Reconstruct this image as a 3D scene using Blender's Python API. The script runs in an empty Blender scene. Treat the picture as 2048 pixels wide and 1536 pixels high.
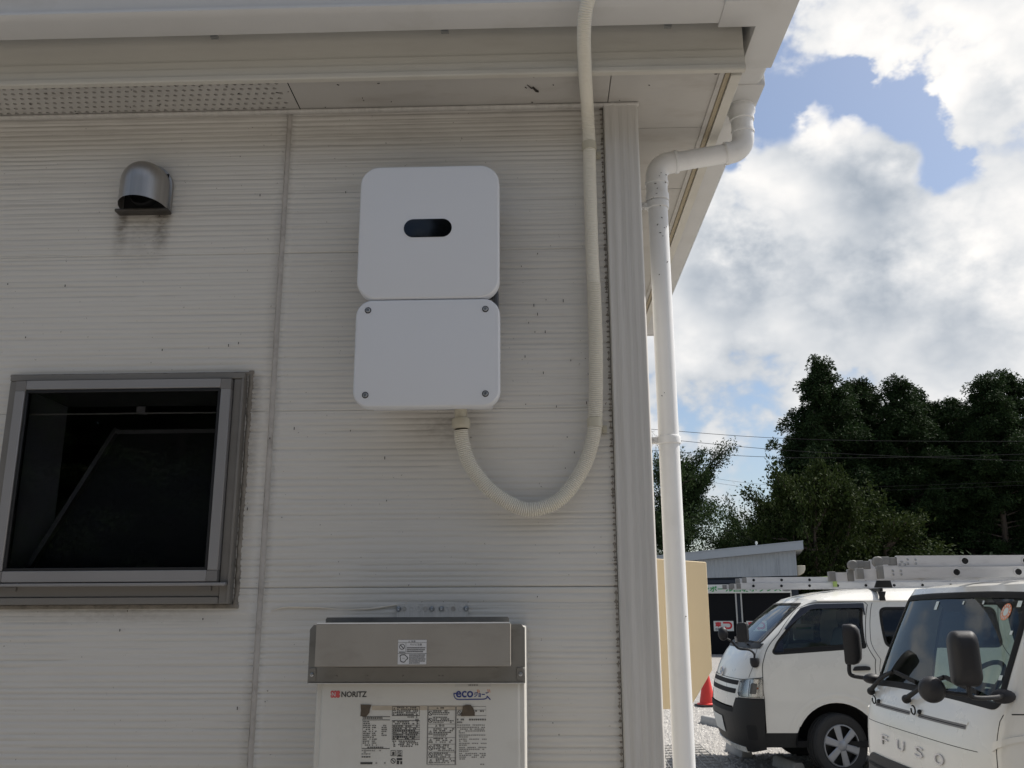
import bpy, bmesh, math, random
import numpy as np
from mathutils import Vector, Matrix, Euler
from mathutils.geometry import delaunay_2d_cdt

random.seed(7); np.random.seed(7)
PI = math.pi
R = math.radians
scene = bpy.context.scene
COL = scene.collection

# ------------------------------------------------------------------ camera
cam_d = bpy.data.cameras.new('camera')
cam = bpy.data.objects.new('camera', cam_d); COL.objects.link(cam)
cam_d.sensor_fit = 'HORIZONTAL'; cam_d.sensor_width = 36.0
cam_d.lens = 36.0 * 1800.0 / 2048.0
cam_d.clip_start = 0.05; cam_d.clip_end = 4000
cam.matrix_world = Matrix.Translation((0, 0, 1.75)) @ Matrix.Rotation(R(1.8), 4, 'Z') @ Matrix.Rotation(R(90 + 14.04), 4, 'X') @ Matrix.Rotation(R(-0.26), 4, 'Z')
scene.camera = cam

# ------------------------------------------------------------------ sun, sky, exposure
SUN = Vector((0.545, 0.255, 0.80)).normalized()
EXPOSURE = 0.38
SUN_STRENGTH = 4.4
SKY_STRENGTH = 0.095
CLOUD = 7.1
sl = bpy.data.lights.new('sun', 'SUN'); sl.energy = SUN_STRENGTH; sl.angle = R(0.53); sl.color = (1.0, 0.955, 0.89)
so = bpy.data.objects.new('sun', sl); COL.objects.link(so)
so.rotation_euler = SUN.to_track_quat('Z', 'Y').to_euler(); so.location = (10, 10, 30)

world = bpy.data.worlds.new('World'); scene.world = world; world.use_nodes = True
def build_world():
    nt = world.node_tree; N = nt.nodes; L = nt.links; N.clear()
    def nd(t, **k):
        n = N.new(t)
        for a, v in k.items(): setattr(n, a, v)
        return n
    def math_(op, a, b=None, c=None, clamp=False):
        n = nd('ShaderNodeMath', operation=op, use_clamp=clamp)
        for i, x in enumerate((a, b, c)):
            if x is None: continue
            if isinstance(x, (int, float)): n.inputs[i].default_value = x
            else: L.new(x, n.inputs[i])
        return n.outputs[0]
    def vm(op, a, b=None, out=0):
        n = nd('ShaderNodeVectorMath', operation=op)
        for i, x in enumerate((a, b)):
            if x is None: continue
            if isinstance(x, (tuple, Vector)): n.inputs[i].default_value = tuple(x)
            elif isinstance(x, (int, float)): n.inputs['Scale'].default_value = x
            else: L.new(x, n.inputs[i])
        return n.outputs['Value'] if out else n.outputs[0]
    tc = nd('ShaderNodeTexCoord')
    d = vm('NORMALIZE', tc.outputs['Generated'])
    sky = nd('ShaderNodeTexSky', sky_type='NISHITA')
    sky.sun_disc = False; sky.sun_elevation = math.asin(SUN.z); sky.sun_rotation = math.atan2(SUN.x, SUN.y)
    sky.air_density = 1.0; sky.dust_density = 1.6; sky.ozone_density = 1.2
    def noise(vec, scale, detail, rough, dist=0.0):
        n = nd('ShaderNodeTexNoise'); n.inputs['Scale'].default_value = scale; n.inputs['Detail'].default_value = detail
        n.inputs['Roughness'].default_value = rough; n.inputs['Distortion'].default_value = dist
        L.new(vec, n.inputs['Vector']); return n.outputs['Fac']
    # banks of cumulus: soft mounds in the sky broken up by noise, over an all-round noise cover
    q = vm('MULTIPLY', d, (1.0, 1.0, 1.35))
    fine = noise(vm('ADD', q, (0.37, 1.9, 4.2)), 11.0, 5.0, 0.58)
    mid = noise(vm('ADD', q, (2.1, 0.3, 1.2)), 3.6, 1.0, 0.5)
    wob = vm('SCALE', (0.09, -0.06, 0.09)); L.new(math_('SUBTRACT', fine, 0.5), wob.node.inputs['Scale'])
    dw = vm('ADD', d, wob)
    def mounds(lst):
        bias = None
        for (x, y, z), r, k in lst:
            dist = vm('DISTANCE', dw, Vector((x, y, z)).normalized(), out=1)
            mr = nd('ShaderNodeMapRange', interpolation_type='SMOOTHSTEP'); L.new(dist, mr.inputs[0])
            mr.inputs[1].default_value = r * 0.2; mr.inputs[2].default_value = r; mr.inputs[3].default_value = k; mr.inputs[4].default_value = 0.0
            bias = mr.outputs[0] if bias is None else math_('ADD', bias, mr.outputs[0])
        return bias
    bias = mounds(BLOBS)
    pn = noise(vm('ADD', q, (5.0, 2.2, 0.7)), 9.0, 4.0, 0.5)
    puff = math_('ABSOLUTE', math_('SUBTRACT', math_('MULTIPLY', pn, 2.0), 1.0))
    dens = math_('ADD', math_('ADD', math_('MULTIPLY', mid, 0.30), math_('MULTIPLY', fine, 0.62)), math_('MULTIPLY', puff, 0.38))
    tot = math_('ADD', dens, bias)
    cov = nd('ShaderNodeMapRange', interpolation_type='SMOOTHSTEP'); L.new(tot, cov.inputs[0])
    cov.inputs[1].default_value = 0.46; cov.inputs[2].default_value = 0.62
    # bright heads, greyer hollows and bases
    shade = math_('ADD', math_('MULTIPLY', math_('SUBTRACT', dens, 0.52), 1.35), mounds(SHADES))
    lum = math_('ADD', shade, 1.0)
    cosun = vm('DOT_PRODUCT', d, tuple(SUN), out=1)
    fw = nd('ShaderNodeMapRange', interpolation_type='SMOOTHSTEP'); L.new(cosun, fw.inputs[0])
    fw.inputs[1].default_value = 0.0; fw.inputs[2].default_value = 0.85; fw.inputs[3].default_value = 0.60; fw.inputs[4].default_value = 1.0
    lum = math_('MULTIPLY', lum, fw.outputs[0])
    lum = math_('MAXIMUM', math_('MINIMUM', lum, 1.30), 0.50)
    cmb = nd('ShaderNodeCombineXYZ')
    for i_, e_ in enumerate((1.34, 1.14, 0.90)): L.new(math_('MULTIPLY', math_('POWER', lum, e_), CLOUD), cmb.inputs[i_])
    cc = cmb.outputs[0]
    mix = nd('ShaderNodeMix', data_type='RGBA'); L.new(cov.outputs[0], mix.inputs[0]); L.new(sky.outputs[0], mix.inputs[6]); L.new(cc, mix.inputs[7])
    bg = nd('ShaderNodeBackground'); bg.inputs[1].default_value = SKY_STRENGTH; L.new(mix.outputs[2], bg.inputs[0])
    out = nd('ShaderNodeOutputWorld'); L.new(bg.outputs[0], out.inputs[0])
BLOBS = [((0.290, 0.850, 0.440), 0.100, 0.16), ((0.215, 0.891, 0.399), 0.106, 0.17), ((0.367, 0.873, 0.322), 0.183, 0.16), ((0.246, 0.922, 0.298), 0.183, 0.16), ((0.432, 0.836, 0.338), 0.128, 0.14), ((0.417, 0.758, 0.502), 0.117, 0.15), ((0.297, 0.771, 0.564), 0.083, 0.10), ((0.138, 0.942, 0.306), 0.139, 0.12), ((0.410, 0.877, 0.249), 0.144, 0.12), ((0.512, 0.759, 0.402), 0.167, 0.09), ((0.247, 0.838, 0.486), 0.042, -0.18), ((0.311, 0.801, 0.512), 0.047, -0.21), ((0.371, 0.805, 0.463), 0.047, -0.22), ((0.396, 0.821, 0.412), 0.039, -0.24), ((0.190, 0.870, 0.455), 0.033, -0.24), ((0.347, 0.798, 0.492), 0.044, -0.16), ((0.304, 0.916, 0.262), 0.083, -0.06)]
SHADES = [((0.290, 0.826, 0.483), 0.072, 0.16), ((0.223, 0.883, 0.413), 0.067, 0.20), ((0.401, 0.766, 0.503), 0.072, 0.18), ((0.294, 0.884, 0.364), 0.061, 0.10), ((0.433, 0.820, 0.373), 0.061, 0.12), ((0.334, 0.847, 0.413), 0.072, -0.28), ((0.318, 0.894, 0.315), 0.089, -0.28), ((0.196, 0.920, 0.340), 0.072, -0.28), ((0.407, 0.868, 0.283), 0.083, -0.20), ((0.359, 0.811, 0.462), 0.033, -0.15), ((0.252, 0.859, 0.446), 0.033, -0.07), ((0.432, 0.769, 0.472), 0.039, -0.15)]
build_world()

vs = scene.view_settings
vs.view_transform = 'Standard'; vs.look = 'None'; vs.gamma = 1.0; vs.exposure = EXPOSURE; vs.use_curve_mapping = False
try:
    scene.cycles.use_denoising = True
    scene.cycles.max_bounces = 6; scene.cycles.diffuse_bounces = 3; scene.cycles.glossy_bounces = 3; scene.cycles.transparent_max_bounces = 16
    scene.cycles.sample_clamp_indirect = 8
    scene.cycles.caustics_reflective = False; scene.cycles.caustics_refractive = False
except Exception: pass

# ------------------------------------------------------------------ materials
def mat(name, col, rough=0.5, metal=0.0, spec=0.5, var=0.0, vscale=8.0, vstretch=(1, 1, 1), bump=0.0, bscale=60.0, bstretch=(1, 1, 1), coat=0.0, dirt=None, emit=0.0):
    """Principled material; var = colour variation by noise; bump = fine relief; dirt = (colour, amount, scale, stretch)"""
    m = bpy.data.materials.new(name); m.use_nodes = True
    nt = m.node_tree; N = nt.nodes; L = nt.links
    b = N['Principled BSDF']
    b.inputs['Roughness'].default_value = rough; b.inputs['Metallic'].default_value = metal
    b.inputs['Specular IOR Level'].default_value = spec; b.inputs['Coat Weight'].default_value = coat; b.inputs['Coat Roughness'].default_value = 0.05
    b.inputs['Base Color'].default_value = (*col, 1)
    if emit: b.inputs['Emission Color'].default_value = (*col, 1); b.inputs['Emission Strength'].default_value = emit
    tc = N.new('ShaderNodeTexCoord')
    geo = N.new('ShaderNodeNewGeometry')
    def noise(scale, stretch, detail=6.0, rough_=0.6):
        mp = N.new('ShaderNodeMapping'); mp.inputs['Scale'].default_value = stretch; L.new(geo.outputs['Position'], mp.inputs['Vector'])
        n = N.new('ShaderNodeTexNoise'); n.inputs['Scale'].default_value = scale; n.inputs['Detail'].default_value = detail; n.inputs['Roughness'].default_value = rough_
        L.new(mp.outputs[0], n.inputs['Vector']); return n.outputs['Fac']
    cur = None
    if var:
        n = noise(vscale, vstretch)
        mr = N.new('ShaderNodeMapRange'); L.new(n, mr.inputs[0]); mr.inputs[1].default_value = 0.25; mr.inputs[2].default_value = 0.75
        mr.inputs[3].default_value = 1 - var; mr.inputs[4].default_value = 1 + var
        vmn = N.new('ShaderNodeVectorMath'); vmn.operation = 'SCALE'; vmn.inputs[0].default_value = col; L.new(mr.outputs[0], vmn.inputs['Scale'])
        cur = vmn.outputs[0]
        rr = N.new('ShaderNodeMapRange'); L.new(n, rr.inputs[0]); rr.inputs[3].default_value = max(0.02, rough - 0.08); rr.inputs[4].default_value = min(1, rough + 0.08)
        L.new(rr.outputs[0], b.inputs['Roughness'])
    if dirt:
        dc, amt, ds, dst = dirt
        n = noise(ds, dst, 8.0, 0.65)
        mr = N.new('ShaderNodeMapRange'); L.new(n, mr.inputs[0]); mr.inputs[1].default_value = 0.52; mr.inputs[2].default_value = 0.78; mr.inputs[3].default_value = 0; mr.inputs[4].default_value = amt
        mx = N.new('ShaderNodeMix'); mx.data_type = 'RGBA'; L.new(mr.outputs[0], mx.inputs[0])
        if cur is None: mx.inputs[6].default_value = (*col, 1)
        else: L.new(cur, mx.inputs[6])
        mx.inputs[7].default_value = (*dc, 1); cur = mx.outputs[2]
    if cur is not None: L.new(cur, b.inputs['Base Color'])
    if bump:
        n = noise(bscale, bstretch, 4.0, 0.6)
        bp = N.new('ShaderNodeBump'); bp.inputs['Strength'].default_value = min(1, bump); bp.inputs['Distance'].default_value = 0.004; L.new(n, bp.inputs['Height']); L.new(bp.outputs[0], b.inputs['Normal'])
    return m

def glass(name, tint=(0.75, 0.82, 0.80), rough=0.0, ior=1.5):
    m = bpy.data.materials.new(name); m.use_nodes = True
    nt = m.node_tree; N = nt.nodes; L = nt.links; N.clear()
    t = N.new('ShaderNodeBsdfTransparent'); t.inputs[0].default_value = (*tint, 1)
    g = N.new('ShaderNodeBsdfGlossy'); g.inputs['Roughness'].default_value = rough
    f = N.new('ShaderNodeFresnel'); f.inputs[0].default_value = ior
    mx = N.new('ShaderNodeMixShader'); L.new(f.outputs[0], mx.inputs[0]); L.new(t.outputs[0], mx.inputs[1]); L.new(g.outputs[0], mx.inputs[2])
    o = N.new('ShaderNodeOutputMaterial'); L.new(mx.outputs[0], o.inputs[0])
    return m

def leafmat(name, col, col2, trans=0.25):
    m = bpy.data.materials.new(name); m.use_nodes = True
    nt = m.node_tree; N = nt.nodes; L = nt.links; N.clear()
    geo = N.new('ShaderNodeNewGeometry')
    n = N.new('ShaderNodeTexNoise'); n.inputs['Scale'].default_value = 0.9; n.inputs['Detail'].default_value = 5; L.new(geo.outputs['Position'], n.inputs['Vector'])
    ad = N.new('ShaderNodeMath'); ad.operation = 'ADD'; L.new(n.outputs['Fac'], ad.inputs[0])
    rs = N.new('ShaderNodeMath'); rs.operation = 'MULTIPLY_ADD'; L.new(geo.outputs['Random Per Island'], rs.inputs[0]); rs.inputs[1].default_value = 0.5; rs.inputs[2].default_value = -0.25; L.new(rs.outputs[0], ad.inputs[1])
    mx = N.new('ShaderNodeMix'); mx.data_type = 'RGBA'; L.new(ad.outputs[0], mx.inputs[0]); mx.inputs[6].default_value = (*col, 1); mx.inputs[7].default_value = (*col2, 1)
    b = N.new('ShaderNodeBsdfPrincipled'); b.inputs['Roughness'].default_value = 0.75; b.inputs['Specular IOR Level'].default_value = 0.12; L.new(mx.outputs[2], b.inputs['Base Color'])
    t = N.new('ShaderNodeBsdfTranslucent'); L.new(mx.outputs[2], t.inputs[0])
    ms = N.new('ShaderNodeMixShader'); ms.inputs[0].default_value = trans; L.new(b.outputs[0], ms.inputs[1]); L.new(t.outputs[0], ms.inputs[2])
    o = N.new('ShaderNodeOutputMaterial'); L.new(ms.outputs[0], o.inputs[0])
    return m

def siding_material():
    """warm white siding paint with grime: streaks under the eave, runs below the vent cap, specks"""
    m = bpy.data.materials.new('siding_paint'); m.use_nodes = True
    nt = m.node_tree; N = nt.nodes; L = nt.links; b = N['Principled BSDF']
    b.inputs['Roughness'].default_value = 0.62; b.inputs['Specular IOR Level'].default_value = 0.3
    geo = N.new('ShaderNodeNewGeometry'); sep = N.new('ShaderNodeSeparateXYZ'); L.new(geo.outputs['Position'], sep.inputs[0])
    def mth(op, a, b_=None, clamp=False):
        n = N.new('ShaderNodeMath'); n.operation = op; n.use_clamp = clamp
        for i, x in enumerate((a, b_)):
            if x is None: continue
            if isinstance(x, (int, float)): n.inputs[i].default_value = x
            else: L.new(x, n.inputs[i])
        return n.outputs[0]
    def noise(scale, stretch, detail=6.0):
        mp = N.new('ShaderNodeMapping'); mp.inputs['Scale'].default_value = stretch; L.new(geo.outputs['Position'], mp.inputs['Vector'])
        n = N.new('ShaderNodeTexNoise'); n.inputs['Scale'].default_value = scale; n.inputs['Detail'].default_value = detail; n.inputs['Roughness'].default_value = 0.65
        L.new(mp.outputs[0], n.inputs['Vector']); return n.outputs['Fac']
    def rng(x, a, b_, c, d, smooth=True):
        n = N.new('ShaderNodeMapRange'); n.interpolation_type = 'SMOOTHSTEP' if smooth else 'LINEAR'
        L.new(x, n.inputs[0]); n.inputs[1].default_value = a; n.inputs[2].default_value = b_; n.inputs[3].default_value = c; n.inputs[4].default_value = d
        return n.outputs[0]
    X, Z = sep.outputs[0], sep.outputs[2]
    streak = rng(noise(1.0, (1.3, 1, 170)), 0.52, 0.66, 0, 1)          # thin horizontal grime lines
    high = rng(Z, 2.55, 3.15, 0.18, 1.0)
    patch = rng(noise(1.0, (1.6, 1, 2.2)), 0.30, 0.66, 0.25, 1.0)
    g1 = mth('MULTIPLY', mth('MULTIPLY', streak, high), patch)
    g1 = mth('MULTIPLY', g1, 0.30)
    # extra dark tone towards the top of the wall, broken by noise
    top_tone = mth('MULTIPLY', rng(Z, 2.98, 3.2, 0, 0.28), rng(noise(1.0, (3, 1, 8)), 0.35, 0.7, 0.25, 1))
    # runs below the vent cap
    def run(xc, w, z0, z1, amt):
        dx = mth('ABSOLUTE', mth('SUBTRACT', X, xc))
        a = rng(dx, 0, w, 1, 0); c = mth('MULTIPLY', rng(Z, z1, z0, 0, 1), rng(Z, z0 + 0.015, z0 + 0.03, 1, 0))
        return mth('MULTIPLY', mth('MULTIPLY', mth('MULTIPLY', a, c), rng(noise(1.0, (40, 1, 90)), 0.3, 0.7, 0.35, 1)), amt)
    r1 = mth('ADD', run(-1.205, 0.03, 2.86, 2.70, 0.7), run(-1.085, 0.035, 2.86, 2.70, 0.75))
    r1 = mth('ADD', r1, run(-1.14, 0.12, 2.86, 2.62, 0.35))
    # grime bleeding out beside the window and drips under its sill
    r2 = mth('ADD', run(-0.785, 0.035, 2.36, 1.72, 0.5), run(-1.12, 0.40, 1.76, 1.70, 0.45))
    r2 = mth('ADD', r2, run(-0.255, 0.15, 2.235, 2.14, 0.45))
    specks = rng(noise(120.0, (1, 1, 0.7), 2.0), 0.735, 0.76, 0, 0.7)
    tot = mth('ADD', mth('ADD', mth('ADD', g1, top_tone), mth('ADD', r1, r2)), specks, clamp=True)
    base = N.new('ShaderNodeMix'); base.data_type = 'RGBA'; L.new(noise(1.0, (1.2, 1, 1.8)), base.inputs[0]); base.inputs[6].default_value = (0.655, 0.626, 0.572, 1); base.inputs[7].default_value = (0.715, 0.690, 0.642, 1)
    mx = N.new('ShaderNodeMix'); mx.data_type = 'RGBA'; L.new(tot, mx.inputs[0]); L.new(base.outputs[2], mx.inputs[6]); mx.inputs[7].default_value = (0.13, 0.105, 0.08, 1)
    L.new(mx.outputs[2], b.inputs['Base Color'])
    bn = noise(1.0, (14, 1, 380), 5.0); bn2 = noise(300.0, (1, 1, 1), 2.0)
    bp = N.new('ShaderNodeBump'); bp.inputs['Strength'].default_value = 0.55; bp.inputs['Distance'].default_value = 0.002
    L.new(mth('ADD', bn, mth('MULTIPLY', bn2, 0.25)), bp.inputs['Height']); L.new(bp.outputs[0], b.inputs['Normal'])
    return m

def gravel_material():
    m = bpy.data.materials.new('gravel_ground'); m.use_nodes = True
    nt = m.node_tree; N = nt.nodes; L = nt.links; b = N['Principled BSDF']; b.inputs['Roughness'].default_value = 0.9
    geo = N.new('ShaderNodeNewGeometry')
    v = N.new('ShaderNodeTexVoronoi'); v.inputs['Scale'].default_value = 26; L.new(geo.outputs['Position'], v.inputs['Vector'])
    n = N.new('ShaderNodeTexNoise'); n.inputs['Scale'].default_value = 0.7; n.inputs['Detail'].default_value = 8; L.new(geo.outputs['Position'], n.inputs['Vector'])
    cr = N.new('ShaderNodeValToRGB'); L.new(v.outputs['Color'], cr.inputs[0])
    cr.color_ramp.elements[0].color = (0.13, 0.125, 0.12, 1); cr.color_ramp.elements[1].color = (0.38, 0.365, 0.345, 1)
    mx = N.new('ShaderNodeMix'); mx.data_type = 'RGBA'; L.new(n.outputs['Fac'], mx.inputs[0]); L.new(cr.outputs[0], mx.inputs[6]); mx.inputs[7].default_value = (0.32, 0.30, 0.275, 1)
    L.new(mx.outputs[2], b.inputs['Base Color'])
    bp = N.new('ShaderNodeBump'); bp.inputs['Strength'].default_value = 0.9; bp.inputs['Distance'].default_value = 0.02; bp.invert = True
    L.new(v.outputs['Distance'], bp.inputs['Height']); L.new(bp.outputs[0], b.inputs['Normal'])
    return m

M = {}
M['siding'] = siding_material()
M['trim'] = mat('corner_trim_paint', (0.61, 0.588, 0.548), 0.6, var=0.10, vscale=1, vstretch=(60, 20, 1.5), bump=0.5, bscale=1, bstretch=(260, 30, 6), dirt=((0.2, 0.17, 0.14), 0.25, 1.0, (50, 10, 3)))
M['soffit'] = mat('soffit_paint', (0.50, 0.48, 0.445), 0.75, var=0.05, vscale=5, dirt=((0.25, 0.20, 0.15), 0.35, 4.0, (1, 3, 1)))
M['fascia'] = mat('fascia_vinyl', (0.60, 0.575, 0.51), 0.5, var=0.05, vscale=3, dirt=((0.25, 0.22, 0.15), 0.25, 3.0, (0.6, 1, 3)))
M['fascia_dark'] = mat('fascia_groove', (0.38, 0.32, 0.22), 0.6)
M['gutter'] = mat('gutter_vinyl', (0.62, 0.615, 0.60), 0.38, var=0.04, vscale=4, dirt=((0.30, 0.27, 0.20), 0.22, 6.0, (1, 1, 2)))
M['pipe'] = mat('downpipe_vinyl', (0.82, 0.82, 0.81), 0.33, var=0.03, vscale=3, dirt=((0.25, 0.23, 0.2), 0.18, 9.0, (1, 1, 0.6)))
M['speck'] = mat('dark_speck', (0.035, 0.03, 0.025), 0.9)
M['conduit'] = mat('conduit_plastic', (0.77, 0.735, 0.64), 0.45, var=0.05, vscale=6)
M['conduit_fit'] = mat('conduit_fitting', (0.55, 0.51, 0.40), 0.45)
M['sealant'] = mat('joint_sealant', (0.50, 0.47, 0.43), 0.65, var=0.12, vscale=30, dirt=((0.15, 0.12, 0.1), 0.5, 25.0, (1, 1, 1)))
M['sealant_dirty'] = mat('grimy_window_sealant', (0.25, 0.225, 0.19), 0.8, var=0.3, vscale=40, bump=0.8, bscale=90, dirt=((0.07, 0.06, 0.05), 0.85, 32.0, (1, 1, 1)))
M['caulk'] = mat('fresh_caulk', (0.74, 0.68, 0.58), 0.5)
M['inverter'] = mat('inverter_cover_paint', (0.72, 0.73, 0.75), 0.5, bump=0.12, bscale=900)
M['inverter_dark'] = mat('inverter_body', (0.07, 0.075, 0.085), 0.5)
M['display'] = mat('display_gloss', (0.004, 0.0045, 0.006), 0.04)
M['bolt'] = mat('bolt_steel', (0.42, 0.43, 0.44), 0.35, metal=0.9)
M['rubber'] = mat('black_rubber', (0.03, 0.03, 0.032), 0.6)
M['stainless'] = mat('stainless_steel', (0.42, 0.405, 0.39), 0.40, metal=0.9, var=0.12, vscale=2, vstretch=(60, 60, 2))
M['stain_dark'] = mat('sooted_steel', (0.10, 0.09, 0.08), 0.6, metal=0.6, var=0.3, vscale=30)
M['black'] = mat('hollow_black', (0.008, 0.008, 0.009), 0.9)
M['alu'] = mat('window_aluminium', (0.23, 0.215, 0.195), 0.5, metal=0.25, var=0.06, vscale=2, vstretch=(1, 1, 10), dirt=((0.2, 0.17, 0.14), 0.25, 12.0, (1, 1, 1)))
M['alu_lt'] = mat('sash_aluminium', (0.32, 0.31, 0.305), 0.45, metal=0.3, var=0.05, vscale=4)
M['alu_dk'] = mat('sash_corner_cap', (0.20, 0.19, 0.18), 0.5)
M['gasket'] = mat('glazing_gasket', (0.012, 0.012, 0.013), 0.5)
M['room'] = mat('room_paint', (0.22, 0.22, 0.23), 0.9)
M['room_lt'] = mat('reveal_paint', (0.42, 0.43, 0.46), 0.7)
M['screen_bar'] = mat('screen_frame_paint', (0.10, 0.10, 0.10), 0.8)
M['screen'] = mat('insect_screen', (0.012, 0.014, 0.016), 0.8)
M['winglass'] = glass('window_glass', (0.86, 0.87, 0.89), 0.0, 1.40)
M['heater'] = mat('heater_enamel', (0.66, 0.64, 0.58), 0.38, var=0.03, vscale=6, bump=0.1, bscale=500, dirt=((0.3, 0.25, 0.18), 0.14, 9.0, (1, 1, 1)))
M['heater_hood'] = mat('heater_hood_steel', (0.36, 0.335, 0.295), 0.48, metal=0.35, var=0.06, vscale=9, bump=0.1, bscale=400, dirt=((0.16, 0.14, 0.11), 0.3, 9.0, (1, 1, 3)))
M['heater_plate'] = mat('heater_plate_steel', (0.235, 0.228, 0.21), 0.45, metal=0.5, var=0.10, vscale=12, dirt=((0.10, 0.085, 0.07), 0.4, 14.0, (1, 1, 2)))
M['lip'] = mat('edge_glint', (0.88, 0.88, 0.86), 0.35, metal=0.2)  # pale tone stands in for sky reflected on the deflector edge
M['silver'] = mat('bright_steel', (0.80, 0.80, 0.80), 0.28, metal=0.9)
M['label'] = mat('label_paper', (0.62, 0.62, 0.62), 0.5)
M['plate_print'] = mat('rating_plate_film', (0.60, 0.585, 0.545), 0.45)
M['ink'] = mat('print_ink', (0.05, 0.048, 0.045), 0.6)
M['ink2'] = mat('print_ink_faded', (0.20, 0.19, 0.175), 0.6)
M['red'] = mat('logo_red', (0.62, 0.10, 0.10), 0.45)
M['navy'] = mat('logo_navy', (0.03, 0.05, 0.22), 0.45)
M['orange'] = mat('logo_orange', (0.72, 0.22, 0.08), 0.45)
M['tape'] = mat('old_tape', (0.50, 0.43, 0.33), 0.6, var=0.15, vscale=40)
M['tape_dark'] = mat('torn_brown_tape', (0.10, 0.075, 0.05), 0.6, var=0.3, vscale=50)
M['beige'] = mat('beige_panel_paint', (0.76, 0.62, 0.40), 0.55, var=0.03, vscale=3, bump=0.15, bscale=300)
M['beige_edge'] = mat('beige_panel_edge', (0.74, 0.62, 0.42), 0.5)
M['paint'] = mat('vehicle_white_paint', (0.70, 0.685, 0.63), 0.28, coat=0.55, var=0.02, vscale=2, dirt=((0.35, 0.32, 0.27), 0.10, 3.0, (1, 1, 1)))
M['paint_roof'] = M['paint']
M['plastic'] = mat('black_bumper_plastic', (0.012, 0.0125, 0.013), 0.55, spec=0.35, bump=0.2, bscale=600)
M['mirror_plastic'] = mat('mirror_plastic', (0.014, 0.014, 0.016), 0.5, spec=0.35, bump=0.25, bscale=500)
M['seam'] = mat('panel_gap', (0.01, 0.01, 0.01), 0.9)
M['tyre'] = mat('tyre_rubber', (0.018, 0.018, 0.018), 0.75, bump=0.3, bscale=200)
M['rim'] = mat('wheel_silver', (0.27, 0.28, 0.30), 0.38, metal=0.6)
M['chrome'] = mat('chrome', (0.55, 0.55, 0.57), 0.16, metal=1.0)
M['lens'] = glass('lamp_lens', (0.88, 0.88, 0.88), 0.03, 1.5)
M['reflector'] = mat('lamp_reflector', (0.62, 0.62, 0.60), 0.22, metal=0.8)
M['amber'] = mat('amber_bulb', (0.60, 0.16, 0.05), 0.3)
M['carglass'] = glass('vehicle_glass', (0.66, 0.75, 0.70), 0.0, 1.52)
M['carglass_dk'] = glass('vehicle_privacy_glass', (0.12, 0.13, 0.13), 0.0, 1.52)
M['cabin'] = mat('cabin_trim', (0.075, 0.075, 0.072), 0.8)
M['seat'] = mat('seat_cloth', (0.30, 0.285, 0.26), 0.9)
M['visor'] = mat('smoked_visor', (0.012, 0.012, 0.02), 0.15, coat=0.3)
M['ladder'] = mat('ladder_aluminium', (0.66, 0.66, 0.67), 0.42, metal=0.35, var=0.06, vscale=5, vstretch=(1, 1, 6), dirt=((0.25, 0.24, 0.23), 0.3, 7.0, (1, 4, 4)))
M['ladder_dk'] = mat('ladder_grip_grey', (0.20, 0.20, 0.195), 0.6)
M['strap'] = mat('lime_strap', (0.30, 0.40, 0.12), 0.8)
M['slot'] = mat('slot_grey', (0.16, 0.155, 0.15), 0.6)
M['cone'] = mat('cone_red', (0.62, 0.035, 0.025), 0.5, var=0.08, vscale=10)
M['concrete'] = mat('concrete', (0.36, 0.35, 0.33), 0.9, var=0.15, vscale=12, bump=0.5, bscale=60)
M['shed_wall'] = mat('shed_cladding', (0.33, 0.36, 0.39), 0.5, var=0.06, vscale=2, dirt=((0.2, 0.19, 0.17), 0.25, 2.0, (3, 3, 0.5)))
M['shed_trim'] = mat('shed_fascia', (0.34, 0.37, 0.40), 0.5, var=0.04, vscale=2)
M['shed_dark'] = mat('shed_dark_blue', (0.012, 0.02, 0.035), 0.6)
M['shutter'] = mat('dark_shutter', (0.008, 0.0085, 0.010), 0.7, spec=0.15)
M['post_lt'] = mat('pale_door_post', (0.42, 0.42, 0.40), 0.5)
M['sign_white'] = mat('sign_white', (0.62, 0.63, 0.60), 0.5)
M['sign_green'] = mat('sign_green', (0.02, 0.28, 0.07), 0.5)
M['sign_red'] = mat('sign_red', (0.55, 0.02, 0.03), 0.5)
M['awning'] = mat('cream_hood', (0.62, 0.57, 0.46), 0.6)
M['wire'] = mat('cable_black', (0.02, 0.02, 0.022), 0.95, spec=0.1)
M['wire_mesh'] = mat('galvanised_wire', (0.30, 0.29, 0.27), 0.5, metal=0.5)
M['bark'] = mat('bark', (0.085, 0.065, 0.05), 0.95, var=0.25, vscale=5, vstretch=(4, 4, 0.6), bump=0.6, bscale=15)
M['cypress'] = leafmat('cypress_foliage', (0.012, 0.025, 0.010), (0.034, 0.058, 0.018), 0.14)
M['leaf'] = leafmat('broadleaf_foliage', (0.012, 0.024, 0.008), (0.044, 0.060, 0.014), 0.20)
M['leaf2'] = leafmat('zelkova_foliage', (0.018, 0.036, 0.014), (0.050, 0.074, 0.026), 0.24)
M['shrub'] = leafmat('understory_foliage', (0.012, 0.024, 0.010), (0.030, 0.050, 0.018), 0.12)
M['gravel'] = gravel_material()
M['stone'] = mat('gravel_stone', (0.40, 0.385, 0.36), 0.9, var=0.45, vscale=37)
M['stone_far'] = M['stone']
M['roof'] = mat('roof_slate', (0.10, 0.10, 0.105), 0.7)
M['sticker'] = mat('sticker_pale', (0.60, 0.66, 0.62), 0.5)
M['yellow'] = mat('tool_yellow', (0.55, 0.42, 0.03), 0.5)

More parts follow.
